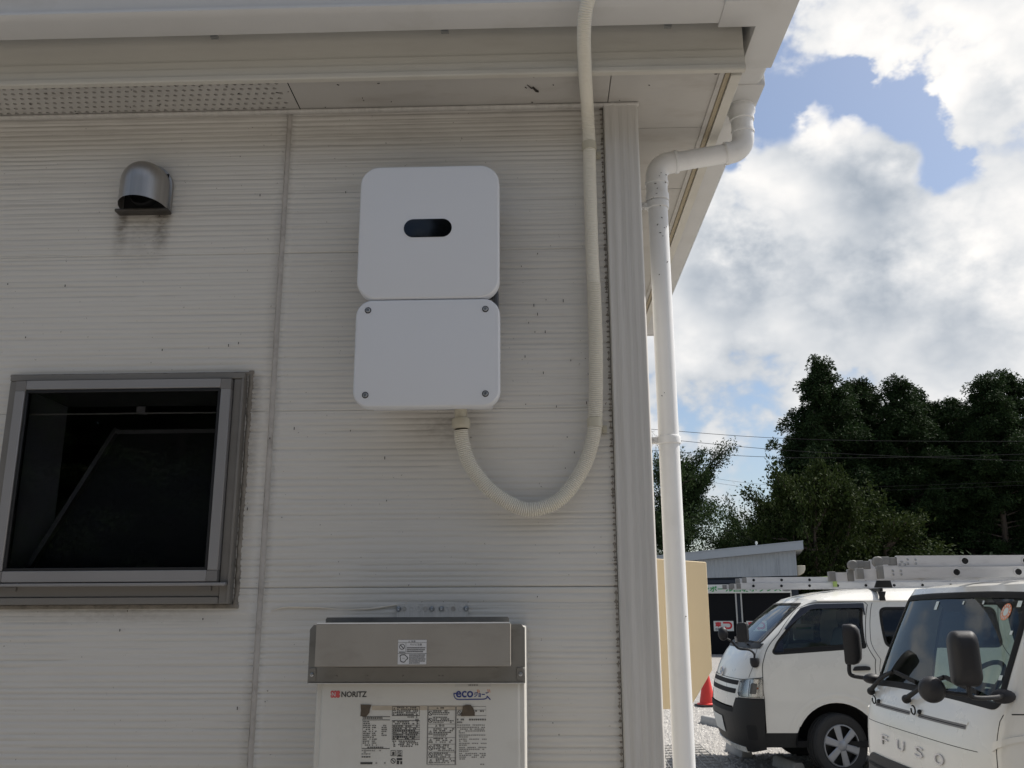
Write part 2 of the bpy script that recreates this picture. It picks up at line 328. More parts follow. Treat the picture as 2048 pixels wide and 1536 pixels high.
# ------------------------------------------------------------------ mesh helpers
OFF = {}          # world offset of each parented tree: root location
def thing(name, loc, label, cat, rotz=0.0, group=None):
    o = bpy.data.objects.new(name, None); COL.objects.link(o); o.empty_display_size = 0.1
    o.location = loc; o.rotation_euler = (0, 0, rotz); o['label'] = label; o['category'] = cat
    if group: o['group'] = group
    OFF[o.name] = Vector(loc)
    return o
def tag(o, label=None, cat=None, group=None, kind=None):
    if label: o['label'] = label
    if cat: o['category'] = cat
    if group: o['group'] = group
    if kind: o['kind'] = kind
    return o
class MB:
    def __init__(s): s.v = []; s.f = []
    def add(s, vs_, fs):
        n = len(s.v); s.v += [tuple(x) for x in vs_]; s.f += [tuple(i + n for i in f) for f in fs]; return s
    def box(s, x0, x1, y0, y1, z0, z1):
        return s.add([(x0, y0, z0), (x1, y0, z0), (x1, y1, z0), (x0, y1, z0), (x0, y0, z1), (x1, y0, z1), (x1, y1, z1), (x0, y1, z1)],
                     [(0, 3, 2, 1), (4, 5, 6, 7), (0, 1, 5, 4), (1, 2, 6, 5), (2, 3, 7, 6), (3, 0, 4, 7)])
    def bar(s, p, q, w, h, up=(0, 0, 1)):
        p = Vector(p); q = Vector(q); d = (q - p).normalized(); a = d.cross(Vector(up))
        if a.length < 1e-5: a = d.cross(Vector((1, 0, 0)))
        a.normalize(); b = a.cross(d).normalized(); a *= w / 2; b *= h / 2
        vv = [c + sa * a + sb * b for c in (p, q) for sa, sb in ((-1, -1), (1, -1), (1, 1), (-1, 1))]
        return s.add(vv, [(0, 1, 2, 3), (7, 6, 5, 4), (0, 4, 5, 1), (1, 5, 6, 2), (2, 6, 7, 3), (3, 7, 4, 0)])
    def tube(s, pts, r, n=12, cap=True, up=None):
        pts = [Vector(p) for p in pts]; rs = [float(x) for x in r] if hasattr(r, '__len__') else [r] * len(pts)
        t0 = (pts[1] - pts[0]).normalized(); a = t0.orthogonal().normalized() if up is None else (Vector(up) - t0 * t0.dot(Vector(up))).normalized()
        vv = []
        for i, p in enumerate(pts):
            t = (pts[min(i + 1, len(pts) - 1)] - pts[max(i - 1, 0)]).normalized()
            a = (a - t * a.dot(t)).normalized(); b = t.cross(a)
            for k in range(n):
                an = 2 * PI * k / n; vv.append(p + rs[i] * (math.cos(an) * a + math.sin(an) * b))
        ff = [(i * n + k, i * n + (k + 1) % n, (i + 1) * n + (k + 1) % n, (i + 1) * n + k) for i in range(len(pts) - 1) for k in range(n)]
        if cap: ff += [tuple(range(n - 1, -1, -1)), tuple((len(pts) - 1) * n + k for k in range(n))]
        return s.add(vv, ff)
    def cyl(s, c, axis, r, h, n=20):
        c = Vector(c); ax = Vector(axis).normalized(); return s.tube([c, c + ax * h], r, n)
    def lathe(s, c, axis, prof, n=24, ref=None):
        """prof: list of (radius, along axis)"""
        c = Vector(c); ax = Vector(axis).normalized(); a = ax.orthogonal().normalized() if ref is None else Vector(ref); b = ax.cross(a)
        vv = [c + ax * h + r * (math.cos(2 * PI * k / n) * a + math.sin(2 * PI * k / n) * b) for r, h in prof for k in range(n)]
        ff = [(i * n + k, i * n + (k + 1) % n, (i + 1) * n + (k + 1) % n, (i + 1) * n + k) for i in range(len(prof) - 1) for k in range(n)]
        return s.add(vv, ff)
    def extr(s, prof, p0, p1, ax, ay):
        """closed 2d profile swept from p0 to p1; ax, ay: profile axes"""
        p0 = Vector(p0); p1 = Vector(p1); ax = Vector(ax); ay = Vector(ay); n = len(prof)
        vv = [p + a * ax + b * ay for p in (p0, p1) for a, b in prof]
        return s.add(vv, [(k, (k + 1) % n, n + (k + 1) % n, n + k) for k in range(n)] + [tuple(range(n - 1, -1, -1)), tuple(n + k for k in range(n))])
    def sphere(s, c, r, nu=14, nv=9, sc=(1, 1, 1)):
        c = Vector(c); prof = [(math.sin(PI * i / nv), -math.cos(PI * i / nv)) for i in range(nv + 1)]
        vv = [c + Vector((r * sc[0] * max(a, 1e-4) * math.cos(2 * PI * k / nu), r * sc[1] * max(a, 1e-4) * math.sin(2 * PI * k / nu), r * sc[2] * h)) for a, h in prof for k in range(nu)]
        return s.add(vv, [(i * nu + k, i * nu + (k + 1) % nu, (i + 1) * nu + (k + 1) % nu, (i + 1) * nu + k) for i in range(nv) for k in range(nu)])
def obj(name, mb, material, parent=None, smooth=False, bevel=0.0, seg=2, local=False, ang=40, mats=None):
    me = bpy.data.meshes.new(name)
    off = Vector((0, 0, 0))
    if parent is not None and not local:
        p = parent
        while p.parent: p = p.parent
        off = OFF.get(p.name, Vector((0, 0, 0)))
    vv = [(v[0] - off.x, v[1] - off.y, v[2] - off.z) for v in mb.v]
    me.from_pydata(vv, [], mb.f); me.materials.append(material)
    bm = bmesh.new(); bm.from_mesh(me)
    bmesh.ops.recalc_face_normals(bm, faces=bm.faces)
    if bevel:
        es = [e for e in bm.edges if len(e.link_faces) == 2 and e.calc_face_angle(0) > R(35)]
        bmesh.ops.bevel(bm, geom=es, offset=bevel, segments=seg, affect='EDGES', profile=0.5, clamp_overlap=True)
        smooth = True
    bm.to_mesh(me); bm.free()
    if smooth:
        me.polygons.foreach_set('use_smooth', [True] * len(me.polygons))
        me.set_sharp_from_angle(angle=R(ang))
    o = bpy.data.objects.new(name, me); COL.objects.link(o)
    if parent is not None: o.parent = parent
    return o
def box(name, x0, x1, y0, y1, z0, z1, material, parent=None, bevel=0.0, **k):
    return obj(name, MB().box(x0, x1, y0, y1, z0, z1), material, parent, bevel=bevel, **k)
def fastmesh(name, V, Q, material, parent=None, off=(0, 0, 0), smooth=False):
    V = np.asarray(V, dtype=np.float32) - np.asarray(off, dtype=np.float32); Q = np.asarray(Q, dtype=np.int32); k = Q.shape[1]
    me = bpy.data.meshes.new(name); me.vertices.add(len(V)); me.vertices.foreach_set('co', V.ravel())
    me.loops.add(Q.size); me.loops.foreach_set('vertex_index', Q.ravel()); me.polygons.add(len(Q))
    me.polygons.foreach_set('loop_start', np.arange(0, Q.size, k, dtype=np.int32)); me.polygons.foreach_set('loop_total', np.full(len(Q), k, dtype=np.int32))
    me.update(calc_edges=True); me.validate(); me.materials.append(material)
    if smooth: me.polygons.foreach_set('use_smooth', [True] * len(me.polygons))
    o = bpy.data.objects.new(name, me); COL.objects.link(o)
    if parent is not None: o.parent = parent
    return o
def copy_tree(o, parent=None):
    c = o.copy(); COL.objects.link(c); c.parent = parent
    for ch in list(o.children): copy_tree(ch, c)
    return c
def rrect(x0, x1, z0, z1, r, n=8):
    out = []
    for cx, cz, a0 in ((x1 - r, z0 + r, -90), (x1 - r, z1 - r, 0), (x0 + r, z1 - r, 90), (x0 + r, z0 + r, 180)):
        for i in range(n + 1): a = R(a0 + 90 * i / n); out.append((cx + r * math.cos(a), cz + r * math.sin(a)))
    return out
def roundpoly(pts, r, n=5):
    out = []; m = len(pts)
    for i in range(m):
        p = Vector(pts[i]); a = Vector(pts[i - 1]); b = Vector(pts[(i + 1) % m]); rr = r[i] if hasattr(r, '__len__') else r
        da = (a - p); db = (b - p); rr = min(rr, da.length * 0.48, db.length * 0.48)
        s_ = p + da.normalized() * rr; e = p + db.normalized() * rr
        for k in range(n + 1):
            t = k / n; q = (1 - t) ** 2 * s_ + 2 * t * (1 - t) * p + t * t * e; out.append((q.x, q.y))
    return out
def text(name, s, material, parent, x0, x1, z0, z1, y, bold=0.0, keep=False, world=None, depth=0.0):
    """flat print on a plane facing -y, fitted to the rectangle x0..x1, z0..z1"""
    cu = bpy.data.curves.new(name, 'FONT'); cu.body = s; cu.offset = bold; cu.resolution_u = 3; cu.extrude = depth
    t = bpy.data.objects.new(name, cu); COL.objects.link(t)
    me = bpy.data.meshes.new_from_object(t); bpy.data.objects.remove(t); bpy.data.curves.remove(cu)
    co = np.empty(len(me.vertices) * 3); me.vertices.foreach_get('co', co); co = co.reshape(-1, 3)
    if len(co) == 0: return None
    mn, mx = co.min(0), co.max(0); sc = np.array([(x1 - x0) / max(mx[0] - mn[0], 1e-6), (z1 - z0) / max(mx[1] - mn[1], 1e-6)])
    X = x0 + (co[:, 0] - mn[0]) * sc[0]; Z = z0 + (co[:, 1] - mn[1]) * sc[1]
    P = np.stack([X, np.full(len(X), y) - co[:, 2], Z], 1)
    if world is not None: P = np.array([world(*p) for p in P])
    off = Vector((0, 0, 0)); p = parent
    while p is not None and p.parent: p = p.parent
    if p is not None and world is None: off = OFF.get(p.name, off)
    P -= np.array(off)
    me.vertices.foreach_set('co', P.ravel().astype(np.float32)); me.materials.clear(); me.materials.append(material); me.update()
    o = bpy.data.objects.new(name, me); COL.objects.link(o); o.parent = parent
    return o
def catmull(pts, n=12):
    P = [Vector(p) for p in pts]; P = [P[0] * 2 - P[1]] + P + [P[-1] * 2 - P[-2]]; out = []
    for i in range(1, len(P) - 2):
        for k in range(n):
            t = k / n; a, b, c, d = P[i - 1:i + 3]
            out.append(0.5 * ((2 * b) + (c - a) * t + (2 * a - 5 * b + 4 * c - d) * t * t + (3 * b - a - 3 * c + d) * t ** 3))
    out.append(P[-2]); return out
def resample(pts, step):
    pts = [Vector(p) for p in pts]; out = [pts[0]]; acc = 0.0
    for a, b in zip(pts[:-1], pts[1:]):
        L = (b - a).length
        while acc + L >= step:
            t = (step - acc) / L; a = a + (b - a) * t; L = (b - a).length; out.append(a.copy()); acc = 0.0
        acc += L
    return out

# ================================================================== ground
def build_ground():
    g = obj('ground', MB().add([(-900, -900, 0), (900, -900, 0), (900, 1400, 0), (-900, 1400, 0)], [(0, 1, 2, 3)]), M['gravel'])
    g['kind'] = 'structure'
    # loose crushed stone over the part of the yard that is near enough to show single stones
    rng = np.random.RandomState(3); n = 16000
    x = np.concatenate([rng.uniform(0.9, 4.6, n // 2), rng.uniform(0.6, 6.5, n // 2)]); y = np.concatenate([rng.uniform(8.6, 17, n // 2), rng.uniform(6, 27, n // 2)])
    s = rng.uniform(0.010, 0.030, n)
    base = np.array([(1, 0, 0), (-.5, .87, 0), (-.5, -.87, 0), (.3, .2, .75), (-.3, -.1, .6)])
    faces = np.array([(0, 1, 3), (1, 4, 3), (1, 2, 4), (2, 0, 4), (0, 3, 4)])
    ang = rng.uniform(0, 6.28, n); c, si = np.cos(ang), np.sin(ang)
    b = base[None] * (s[:, None, None] * rng.uniform(0.7, 1.3, (n, 1, 3)))
    V = np.stack([x[:, None] + b[..., 0] * c[:, None] - b[..., 1] * si[:, None], y[:, None] + b[..., 0] * si[:, None] + b[..., 1] * c[:, None], b[..., 2]], -1).reshape(-1, 3)
    Q = (faces[None] + (np.arange(n) * 5)[:, None, None]).reshape(-1, 3)
    o = fastmesh('gravel', V, Q, M['stone']); tag(o, 'loose grey crushed gravel spread over the yard', 'gravel', kind='stuff')
build_ground()

# ================================================================== the house
WALL = 2.38
house = thing('house', (-0.8, 3.6, 0), 'white house corner with raked siding, small window and deep shaded eave', 'house')
def vnoise(x, z, seed):
    rs = np.random.RandomState(seed); T = rs.rand(256, 256)
    xi = np.floor(x).astype(int); zi = np.floor(z).astype(int); fx = x - xi; fz = z - zi
    fx = fx * fx * (3 - 2 * fx); fz = fz * fz * (3 - 2 * fz)
    g = lambda a, b: T[a % 256, b % 256]
    return (g(xi, zi) * (1 - fx) + g(xi + 1, zi) * fx) * (1 - fz) + (g(xi, zi + 1) * (1 - fx) + g(xi + 1, zi + 1) * fx) * fz
OPEN = (-1.442, -0.815, 1.785, 2.362)
def rake(X, Z, seed):
    """hand raked ribs: uneven pitch, sharp shadow grooves that fade in and out, worn crests"""
    ph = Z / 0.0160 + 0.75 * vnoise(X / 3.0, Z / 0.045, 51) + 0.12 * vnoise(X / 0.45, Z / 0.02, 52) + 0.05 * vnoise(X / 0.07, Z / 0.01, 53)
    k = np.floor(ph); f = ph - k
    deep = vnoise(X / 0.9 + k * 7.3, k * 1.37, 77)                    # per groove, along its length
    deep = np.clip((deep - 0.18) / 0.5, 0, 1)
    groove = np.clip(1 - f / 0.26, 0, 1) ** 1.0 * (f > 0.0)
    crest = np.sin(PI * np.clip((f - 0.10) / 0.9, 0, 1)) ** 0.6
    n2 = vnoise(X / 0.10, Z / 0.006, 23) - 0.5; n1 = vnoise(X / 0.5, Z / 0.04, 24) - 0.5
    mini = np.exp(-((f - 0.58) / 0.07) ** 2) * np.clip((vnoise(X / 0.5 + k * 3.1, k * 2.9, 91) - 0.55) / 0.25, 0, 1)
    h = 0.0013 * crest - 0.0026 * groove * (0.45 + 0.55 * deep) - 0.0019 * mini + 0.0007 * n2 + 0.0008 * n1
    return h, np.ones_like(h)
def siding_board(parent, x0, x1, z0, z1, seed, dx=0.026, dz=0.0028, fine=True):
    if not fine: dz = 0.0075
    nx = max(2, int(round((x1 - x0) / dx))); nz = int(round((z1 - z0) / dz))
    xs = np.linspace(x0, x1, nx + 1); zs = np.linspace(z0, z1, nz + 1)
    X, Z = np.meshgrid(xs, zs, indexing='ij')
    h, rk = rake(X + seed * 0.37 * 0, Z, seed)
    edge = np.minimum(np.minimum(Z - z0, z1 - Z) / 0.003, 1.0)
    Y = WALL - h + 0.0012 * (1 - edge) ** 2
    idx = np.arange((nx + 1) * (nz + 1)).reshape(nx + 1, nz + 1)
    Q = np.stack([idx[:-1, :-1], idx[1:, :-1], idx[1:, 1:], idx[:-1, 1:]], -1)
    cx = (xs[:-1] + xs[1:]) / 2; cz = (zs[:-1] + zs[1:]) / 2
    keep = ~((cx[:, None] > OPEN[0]) & (cx[:, None] < OPEN[1]) & (cz[None] > OPEN[2]) & (cz[None] < OPEN[3]))
    Q = Q[keep]
    # board edges: returns back into the joints
    V = np.stack([X, Y, Z], -1).reshape(-1, 3); k = len(V)
    top = idx[:, -1]; bot = idx[:, 0]; lf = idx[0, :]; rt = idx[-1, :]
    ex = []; eq = []
    for strip, rev in ((top, False), (bot, True), (lf, False), (rt, True)):
        b0 = len(V) + len(ex); 
        for i in strip: ex.append((V[i][0], WALL + 0.016, V[i][2]))
        for i in range(len(strip) - 1):
            q = (strip[i], strip[i + 1], b0 + i + 1, b0 + i); eq.append(q[::-1] if rev else q)
    V = np.concatenate([V, np.array(ex)]); Q = np.concatenate([Q, np.array(eq)])
    o = fastmesh('siding_board', V, Q, M['siding'], parent, off=tuple(house.location), smooth=True)
    return o
def build_house():
    # backing wall with the window opening, side wall and rear
    b = MB(); y0, y1 = WALL + 0.018, WALL + 0.13; XL, XR = -3.6, 0.27
    b.box(XL, OPEN[0], y0, y1, 0, 3.3); b.box(OPEN[1], XR, y0, y1, 0, 3.3)
    b.box(OPEN[0], OPEN[1], y0, y1, 0, OPEN[2]); b.box(OPEN[0], OPEN[1], y0, y1, OPEN[3], 3.3)
    b.box(XR - 0.12, XR, y1, 4.78, 0, 3.3); b.box(XL, XR - 0.12, 4.66, 4.78, 0, 3.3); b.box(XL, XL + 0.12, y1, 4.66, 0, 3.3)
    wall = obj('wall', b, M['siding'], house)
    rows = [0.35, 0.86, 1.335, 1.806, 2.277, 2.738, 3.186]
    for i, (a, c) in enumerate(zip(rows[:-1], rows[1:])):
        siding_board(wall, -3.58, -0.739, a + 0.0004, c - 0.0004, i, dx=0.03, fine=c > 1.35)
        siding_board(wall, -0.7235, 0.1945, a + 0.0004, c - 0.0004, i + 20, dx=0.022, fine=c > 1.35)
    # flat siding on the side wall
    for i, (a, c) in enumerate(zip(rows[:-1], rows[1:])):
        obj('siding_board', MB().box(XR, XR + 0.016, 2.50, 4.78, a + 0.0012, c - 0.0012), M['siding'], wall, bevel=0.003, seg=1)
    fo = box('foundation', XL - 0.01, XR + 0.005, WALL + 0.03, 4.80, 0.0, 0.34, M['concrete'], house)
    # vertical sealant joints: lumpy beads
    def bead(name, x, z0, z1, w, m, seed, depth=0.006):
        rs = random.Random(seed); n = int((z1 - z0) / 0.012); mb = MB(); vv = []
        for i in range(n + 1):
            z = z0 + (z1 - z0) * i / n; ww = w * (0.92 + 0.16 * rs.random()); xo = x + (rs.random() - 0.5) * w * 0.14
            for k in range(5):
                t = k / 4; vv.append((xo + (t - 0.5) * ww, WALL + 0.002 - depth * math.sin(PI * t) * (0.75 + 0.5 * rs.random()), z))
        ff = [(i * 5 + k, i * 5 + k + 1, (i + 1) * 5 + k + 1, (i + 1) * 5 + k) for i in range(n) for k in range(4)]
        return obj(name, mb.add(vv, ff), m, house, smooth=True, ang=80)
    bead('sealant_joint', -0.7312, 0.35, 3.18, 0.0165, M['sealant'], 1, 0.003)
    bead('sealant_joint', 0.1905, 0.35, 3.18, 0.012, M['sealant_dirty'], 2, 0.003)
    bead('window_sealant', -0.7945, 1.755, 2.392, 0.017, M['sealant_dirty'], 3, 0.008)
    mb = MB(); mb.box(-1.47, -0.786, WALL - 0.005, WALL + 0.002, 2.381, 2.389); obj('window_sealant', mb, M['sealant_dirty'], house, bevel=0.002)
    mb = MB(); mb.box(-1.47, -0.786, WALL - 0.005, WALL + 0.002, 1.7545, 1.7655); obj('window_sealant', mb, M['sealant_dirty'], house, bevel=0.002)
    # two smears of fresh caulk on the siding over the heater
    for pts in ([(-0.700, 1.748), (-0.66, 1.757), (-0.58, 1.756), (-0.52, 1.751)], [(-0.52, 1.751), (-0.45, 1.752), (-0.40, 1.758), (-0.345, 1.766)]):
        p = catmull([(x, WALL - 0.0035, z) for x, z in pts], 10); n = len(p)
        obj('caulk_smear', MB().tube(p, [0.0018 * math.sin(PI * min(1, max(0.05, i / (n - 1)))) + 0.0005 for i in range(n)], 6), M['caulk'], house, smooth=True)
    # corner trim: vertical grooves
    rs = random.Random(4); prof = [(0.1965, WALL + 0.03), (0.1965, WALL - 0.016)]
    x = 0.1985; lv = [0, 0, -1, 0, 1, 0, 0, -1, 0.5, 0, -1, 0, 0.4, -1, 0, 0]
    n = len(lv)
    for i in range(n):
        prof.append((0.199 + (0.2905 - 0.199) * i / (n - 1), WALL - 0.019 - 0.0021 * lv[i] + rs.uniform(-0.0007, 0.0007)))
    prof += [(0.2925, WALL - 0.0175), (0.2968, WALL - 0.007), (0.2968, WALL + 0.12), (0.275, WALL + 0.12), (0.275, WALL + 0.03)]
    obj('corner_trim', MB().extr(prof, (0, 0, 0.30), (0, 0, 3.1845), (1, 0, 0), (0, 1, 0)), M['trim'], house, smooth=True, ang=50)
    # a thin moulding where wall and soffit meet
    obj('eave_moulding', MB().box(-3.58, 0.300, WALL - 0.022, WALL - 0.0055, 3.1755, 3.1845), M['trim'], house, bevel=0.003)
    # soffit boards with open joints; the left one is a perforated vent board
    so_ = obj('soffit', MB().box(-3.6, 0.54, 2.20, 4.93, 3.205, 3.225), M['black'], house)
    zb, zt = 3.187, 3.199
    def perf(x0, x1, y0, y1):
        """vent board with real round holes in staggered rows"""
        ny = 6; pitch = 0.0236; mb = MB(); nh = 10; ym = 0.012
        dy = (y1 - y0 - 2 * ym) / ny
        for j in range(ny):
            ya = y0 + ym + j * dy; yb = ya + dy; sh = pitch / 2 if j % 2 else 0.0
            xs = []; xx = x1 - 0.020 - sh
            while xx - pitch > x0: xs.append(xx); xx -= pitch
            mb.add([(xs[0], ya, zb), (x1, ya, zb), (x1, yb, zb), (xs[0], yb, zb)], [(0, 3, 2, 1)])
            mb.add([(x0, ya, zb), (xs[-1] - pitch, ya, zb), (xs[-1] - pitch, yb, zb), (x0, yb, zb)], [(0, 3, 2, 1)])
            for xr in xs:
                if xr < -2.0:
                    mb.add([(xr - pitch, ya, zb), (xr, ya, zb), (xr, yb, zb), (xr - pitch, yb, zb)], [(0, 3, 2, 1)]); continue
                cx, cy, r = xr - pitch / 2, (ya + yb) / 2, 0.0060
                ring = [(cx + r * math.cos(2 * PI * k / 8 + PI / 8), cy + r * math.sin(2 * PI * k / 8 + PI / 8), zb) for k in range(8)]
                up = [(a, b_, zb + 0.008) for a, b_, c in ring]
                sq = [(xr, yb, zb), (xr - pitch, yb, zb), (xr - pitch, ya, zb), (xr, ya, zb)]
                # ring order: 22.5, 67.5 | 112.5, 157.5 | ... corners at 45, 135, 225, 315
                f = []
                for c in range(4):
                    a0 = (2 * c) % 8; a1 = (2 * c + 1) % 8; a2 = (2 * c + 2) % 8
                    f.append((c + 16, a0, a1)); f.append((c + 16, a1, a2, (c + 1) % 4 + 16))
                f += [(k, (k + 1) % 8, 8 + (k + 1) % 8, 8 + k) for k in range(8)]
                mb.add(ring + up + sq, f)
        mb.add([(x0, y0, zb), (x1, y0, zb), (x1, y0 + ym, zb), (x0, y0 + ym, zb)], [(0, 3, 2, 1)])
        mb.add([(x0, y1 - ym, zb), (x1, y1 - ym, zb), (x1, y1, zb), (x0, y1, zb)], [(0, 3, 2, 1)])
        return obj('vent_board', mb, M['soffit'], so_)
    XJ = -0.697
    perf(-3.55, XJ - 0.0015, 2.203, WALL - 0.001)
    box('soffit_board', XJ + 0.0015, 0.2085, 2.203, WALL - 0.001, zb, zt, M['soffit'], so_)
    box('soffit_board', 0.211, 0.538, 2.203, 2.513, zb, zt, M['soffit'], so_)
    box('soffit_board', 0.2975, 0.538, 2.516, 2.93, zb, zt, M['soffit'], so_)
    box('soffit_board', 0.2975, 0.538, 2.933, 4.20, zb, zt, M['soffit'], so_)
    mb = MB()
    nx, ny, ax, bx, ay, by = 9, 20, 0.33, 0.49, 4.22, 4.85
    o = box('vent_board', 0.2975, 0.538, 4.203, 4.92, zb, zt, M['soffit'], so_)
    for i in range(nx):
        for j in range(ny): mb.cyl((ax + (bx - ax) * i / (nx - 1), ay + (by - ay) * j / (ny - 1), zb - 0.001), (0, 0, 1), 0.0055, 0.001, 8)
    obj('vent_hole', mb, M['black'], so_)['kind'] = 'stuff'
    # bits of dirt and dead insects caught on the soffit and wall
    mb = MB(); rs = random.Random(9)
    for i in range(34):
        x = rs.uniform(-1.75, 0.5); y = rs.uniform(2.21, 2.37) ; l = rs.uniform(0.002, 0.010); a = rs.uniform(0, 6.28)
        mb.bar((x, y, zb - 0.0012), (x + l * math.cos(a), y + l * math.sin(a) * 0.6, zb - 0.0012 - rs.random() * 0.002), 0.0018, 0.0015)
    for i in range(60):
        x = rs.uniform(-1.7, 0.17); z = rs.uniform(1.4, 3.15) if i > 25 else rs.uniform(2.1, 2.6); x = x if i > 12 else rs.uniform(-0.05, 0.15); l = rs.uniform(0.002, 0.009)
        mb.box(x, x + 0.0018, WALL - 0.005, WALL - 0.0035, z, z + l)
    pts = [(-0.024, 2.26, zb - 0.002), (-0.012, 2.275, zb - 0.004), (-0.008, 2.272, zb - 0.003), (0.002, 2.29, zb - 0.004), (0.008, 2.292, zb - 0.004)]
    mb.tube(pts, [0.001, 0.0018, 0.003, 0.0035, 0.0025], 6)
    obj('dirt_speck', mb, M['speck'], house)['kind'] = 'stuff'
    # fascia: grooved vinyl profile, front and side
    prof = [(0, 3.172), (-0.016, 3.172), (-0.018, 3.176), (-0.018, 3.1865), (-0.013, 3.1875), (-0.013, 3.2125), (-0.010, 3.2135), (-0.010, 3.2375), (-0.006, 3.2385), (-0.006, 3.385), (0.012, 3.385), (0.012, 3.20), (0, 3.199)]
    obj('fascia', MB().extr(prof, (-3.62, 2.203, 0), (0.572, 2.203, 0), (0, 1, 0), (0, 0, 1)), M['fascia'], house)
    prof2 = [(0.538, 3.172), (0.566, 3.172), (0.568, 3.176), (0.568, 3.385), (0.552, 3.385), (0.552, 3.199), (0.538, 3.199)]
    obj('fascia', MB().extr(prof2, (0, 2.2155, 0), (0, 4.94, 0), (1, 0, 0), (0, 0, 1)), M['fascia'], house)
    obj('fascia_bead', MB().box(0.523, 0.5365, 2.2155, 4.93, 3.178, 3.1865), M['fascia_dark'], house, bevel=0.002)
    obj('fascia_bead', MB().box(0.508, 0.5215, 2.2155, 4.93, 3.1815, 3.1865), M['soffit'], house)
    obj('fascia', MB().box(-3.62, 0.552, 4.945, 4.965, 3.172, 3.385), M['fascia'], house)
    # hipped roof
    x0, x1, y0, y1, z = -3.66, 0.615, 2.145, 5.01, 3.395
    mb = MB().add([(x0, y0, z), (x1, y0, z), (x1, y1, z), (x0, y1, z), (-2.2, 3.58, z + 0.62), (-0.85, 3.58, z + 0.62)],
                  [(3, 2, 1, 0), (0, 1, 5, 4), (1, 2, 5), (2, 3, 4, 5), (3, 0, 4)])
    obj('roof', mb, M['roof'], house)
build_house()

